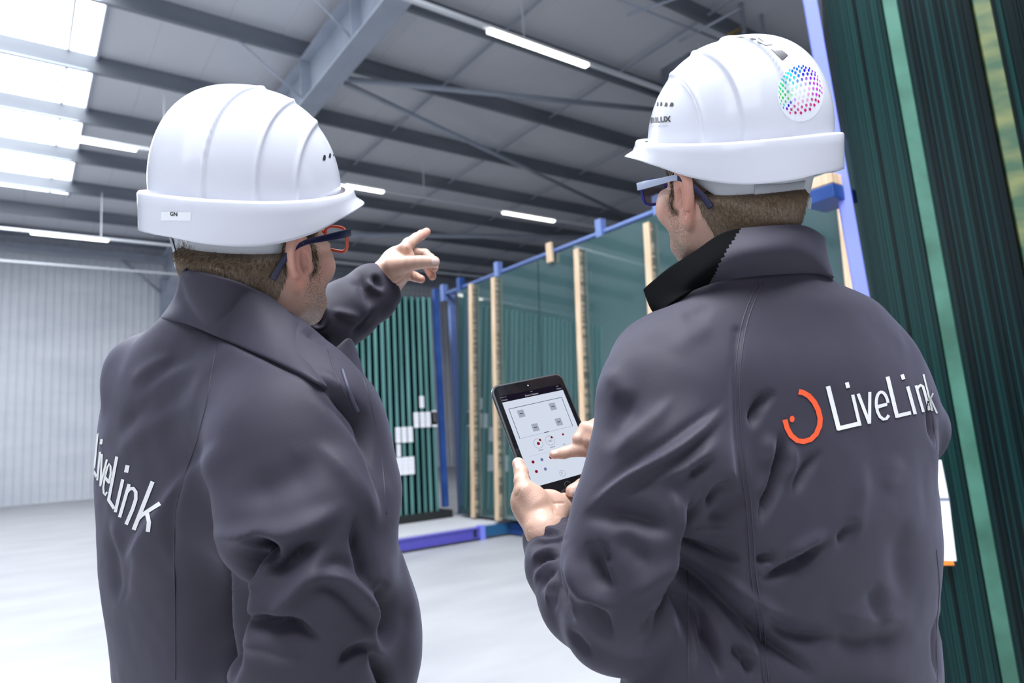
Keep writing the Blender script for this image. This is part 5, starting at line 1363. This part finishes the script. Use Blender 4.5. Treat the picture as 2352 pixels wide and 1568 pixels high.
fa = lambda P: np.minimum(chain(P, [(px(1340, 1340, .99), .036), (px(1268, 1245, 1.07), .032), (fz(520, 1540, dT(530, 1560, .02)), .028)], .01), chain(P, [(farR[-2][0], .034), (farR[-1][0], .031)], .01))
Vf, Qf = surface_nets(fa, np.minimum(px(1340, 1340, .99), px(1500, 1050, 1.2))-.25, np.maximum(px(1340, 1340, .99), px(1500, 1050, 1.2))+.2, .007)
VV, QQ = cat_mesh([(Vh, Qh), (VA, QA), (VB, QB), (Vb, Qb), (Vf, Qf)])
me = mesh_quads('body', VV, QQ); tone_attr(me, np.concatenate([Th, TA, TB, np.zeros((len(Vb)+len(Vf), 3), np.float32)])); link('body', me, m_skin, pR, True)
build_hair('hair', headR, Vh, Qh, pR, 19000)
legs('R', at(1800, 1300, 1.0), hfR.R[0], pR, 0)
# --- helmet with its stickers
hatR, shR, rbR, ptR = helmet(hfR, 'white hard hat with a dotted colour globe, worn by the man with the tablet', 1.0)
bvhR = bvh_of(shR, rbR)
vents(bvhR, ((1543, 240, 5, 4.5), (1530, 240, 4, 4.5), (1519, 239, 3, 5), (1511, 239, 2, 4.5)), hatR)
T_, tw = text_polys('TRILUX', .05)
print_on(bvhR, 'maker_lettering', m_ink, hatR, [[(1484+p[0]*58/tw, 283-p[1]*17-p[0]*1.2) for p in t] for t in T_], .0007, 1.5)
T_, tw = text_polys('SIMPLIFY YOUR LIGHT')
print_on(bvhR, 'small_lettering', mat('grey_ink', (.35, .36, .4), .4), hatR, [[(1483+p[0]*52/tw, 291-p[1]*5.5) for p in t] for t in T_], .0007, 1.5)
# big letters over the crown: T and R read along the curve, seen from below
def z7(*p): return [(1500+a/5.88, b/5.88) for a, b in p]
print_on(bvhR, 'crown_letter', m_ink, hatR, [z7((1580, 658), (1592, 655), (1640, 688), (1740, 682), (1822, 748), (1722, 768), (1757, 808), (1742, 812), (1690, 762), (1632, 705))], .0007, 1.5)
print_on(bvhR, 'crown_letter', m_ink, hatR, [z7((1290, 522), (1345, 514), (1405, 530), (1378, 542), (1330, 530)), z7((1408, 516), (1425, 512), (1495, 545), (1490, 566), (1465, 548)), z7((1378, 542), (1440, 575), (1500, 568), (1640, 603), (1520, 616), (1440, 585))], .0007, 1.5)
print_on(bvhR, 'crown_letter', m_ink, hatR, [z7((1120, 504), (1200, 500), (1260, 503), (1190, 510))], .0007, 1.5)
for s_, x_, y_ in (('S', 1868, 738), ('T', 1775, 655), ('A', 1700, 600)):
    T_, tw = text_polys(s_); print_on(bvhR, 'small_crown_letter', m_ink, hatR, [[(1500+(x_+p[0]*30)/5.88, (y_-p[1]*18+p[0]*24)/5.88) for p in t] for t in T_], .0007, 1.5)
# dotted colour globe: dots on the projection of a sphere
import colorsys
gm = {}
gl = (1838.5, 214.0, 51.0, 63.0, math.radians(-18))
for i in range(-7, 8):
    lat = i*11.5
    n_ = max(4, int(30*math.cos(math.radians(lat))))
    for k in range(n_):
        lon = 360*k/n_+(i % 2)*180/n_
        x = math.cos(math.radians(lat))*math.sin(math.radians(lon)); y = math.sin(math.radians(lat)); z = math.cos(math.radians(lat))*math.cos(math.radians(lon))
        if z < .12: continue
        # tip the globe
        t = math.radians(28); y2 = y*math.cos(t)-z*math.sin(t); z2 = y*math.sin(t)+z*math.cos(t)
        if z2 < .10: continue
        rr = math.hypot(x, y2)
        hue = (math.atan2(-y2, x)/(2*math.pi)) % 1.0
        h_ = [.92, .80, .72, .60, .52, .36, .25, .12, .05, .95, .90][int(hue*10.99)] if True else 0
        ang = (math.degrees(math.atan2(-y2, x))) % 360     # 0 right, 90 up
        h_ = float(np.interp(ang, [0, 45, 80, 110, 150, 180, 215, 250, 290, 330, 360], [.86, .72, .56, .53, .42, .30, .92, .93, .90, .88, .86]))
        sat = min(1, .12+max(0, rr-.25)*1.35)
        val = .85 if sat > .5 else .95
        key = (round(h_*12)/12, round(sat*4)/4)
        c = colorsys.hsv_to_rgb(key[0], min(1, key[1]*1.0+.05), .80 if key[1] > .4 else .92); c = tuple(v_**2.2 for v_ in c)
        sz = .060*(.55+.6*z2)*(0.6+.5*min(1, rr*1.2))
        ca, sa = math.cos(gl[4]), math.sin(gl[4]); cxx = x*ca-y2*sa; cyy = x*sa+y2*ca
        gm.setdefault((key, c), []).append(arc(gl[0]+cxx*gl[2], gl[1]+cyy*gl[3], gl[2]*sz*max(.35, math.sqrt(1-min(.9, x*x))), gl[3]*sz, 0, 330, 8, gl[4]))
m_dots = []
gsticker = print_on(bvhR, 'globe_sticker', mat('white_sticker', (.84, .86, .90), .25), hatR, [arc(gl[0], gl[1], gl[2]*1.04, gl[3]*1.04, 0, 350, 36)], .0003, 3)
for i, ((key, c), polys) in enumerate(gm.items()):
    print_on(bvhR, 'globe_dots', mat('globe_dot_colour_%d' % i, c, .35), gsticker, polys, .0007, 3)
m_mirror = mat('dark_tinted_lens', (.05, .045, .07), .03); m_mirror.node_tree.nodes['Principled BSDF'].inputs['Alpha'].default_value = .6
glR = glasses(headR, 'blue-rimmed glasses with pale striped arms, worn by the man with the tablet', mat('royal_blue_frame', (.015, .02, .22), .25), mat('pale_blue_temple', (.45, .52, .68), .3), m_mirror, 1, bpy.data.materials['navy_frame'], .010)
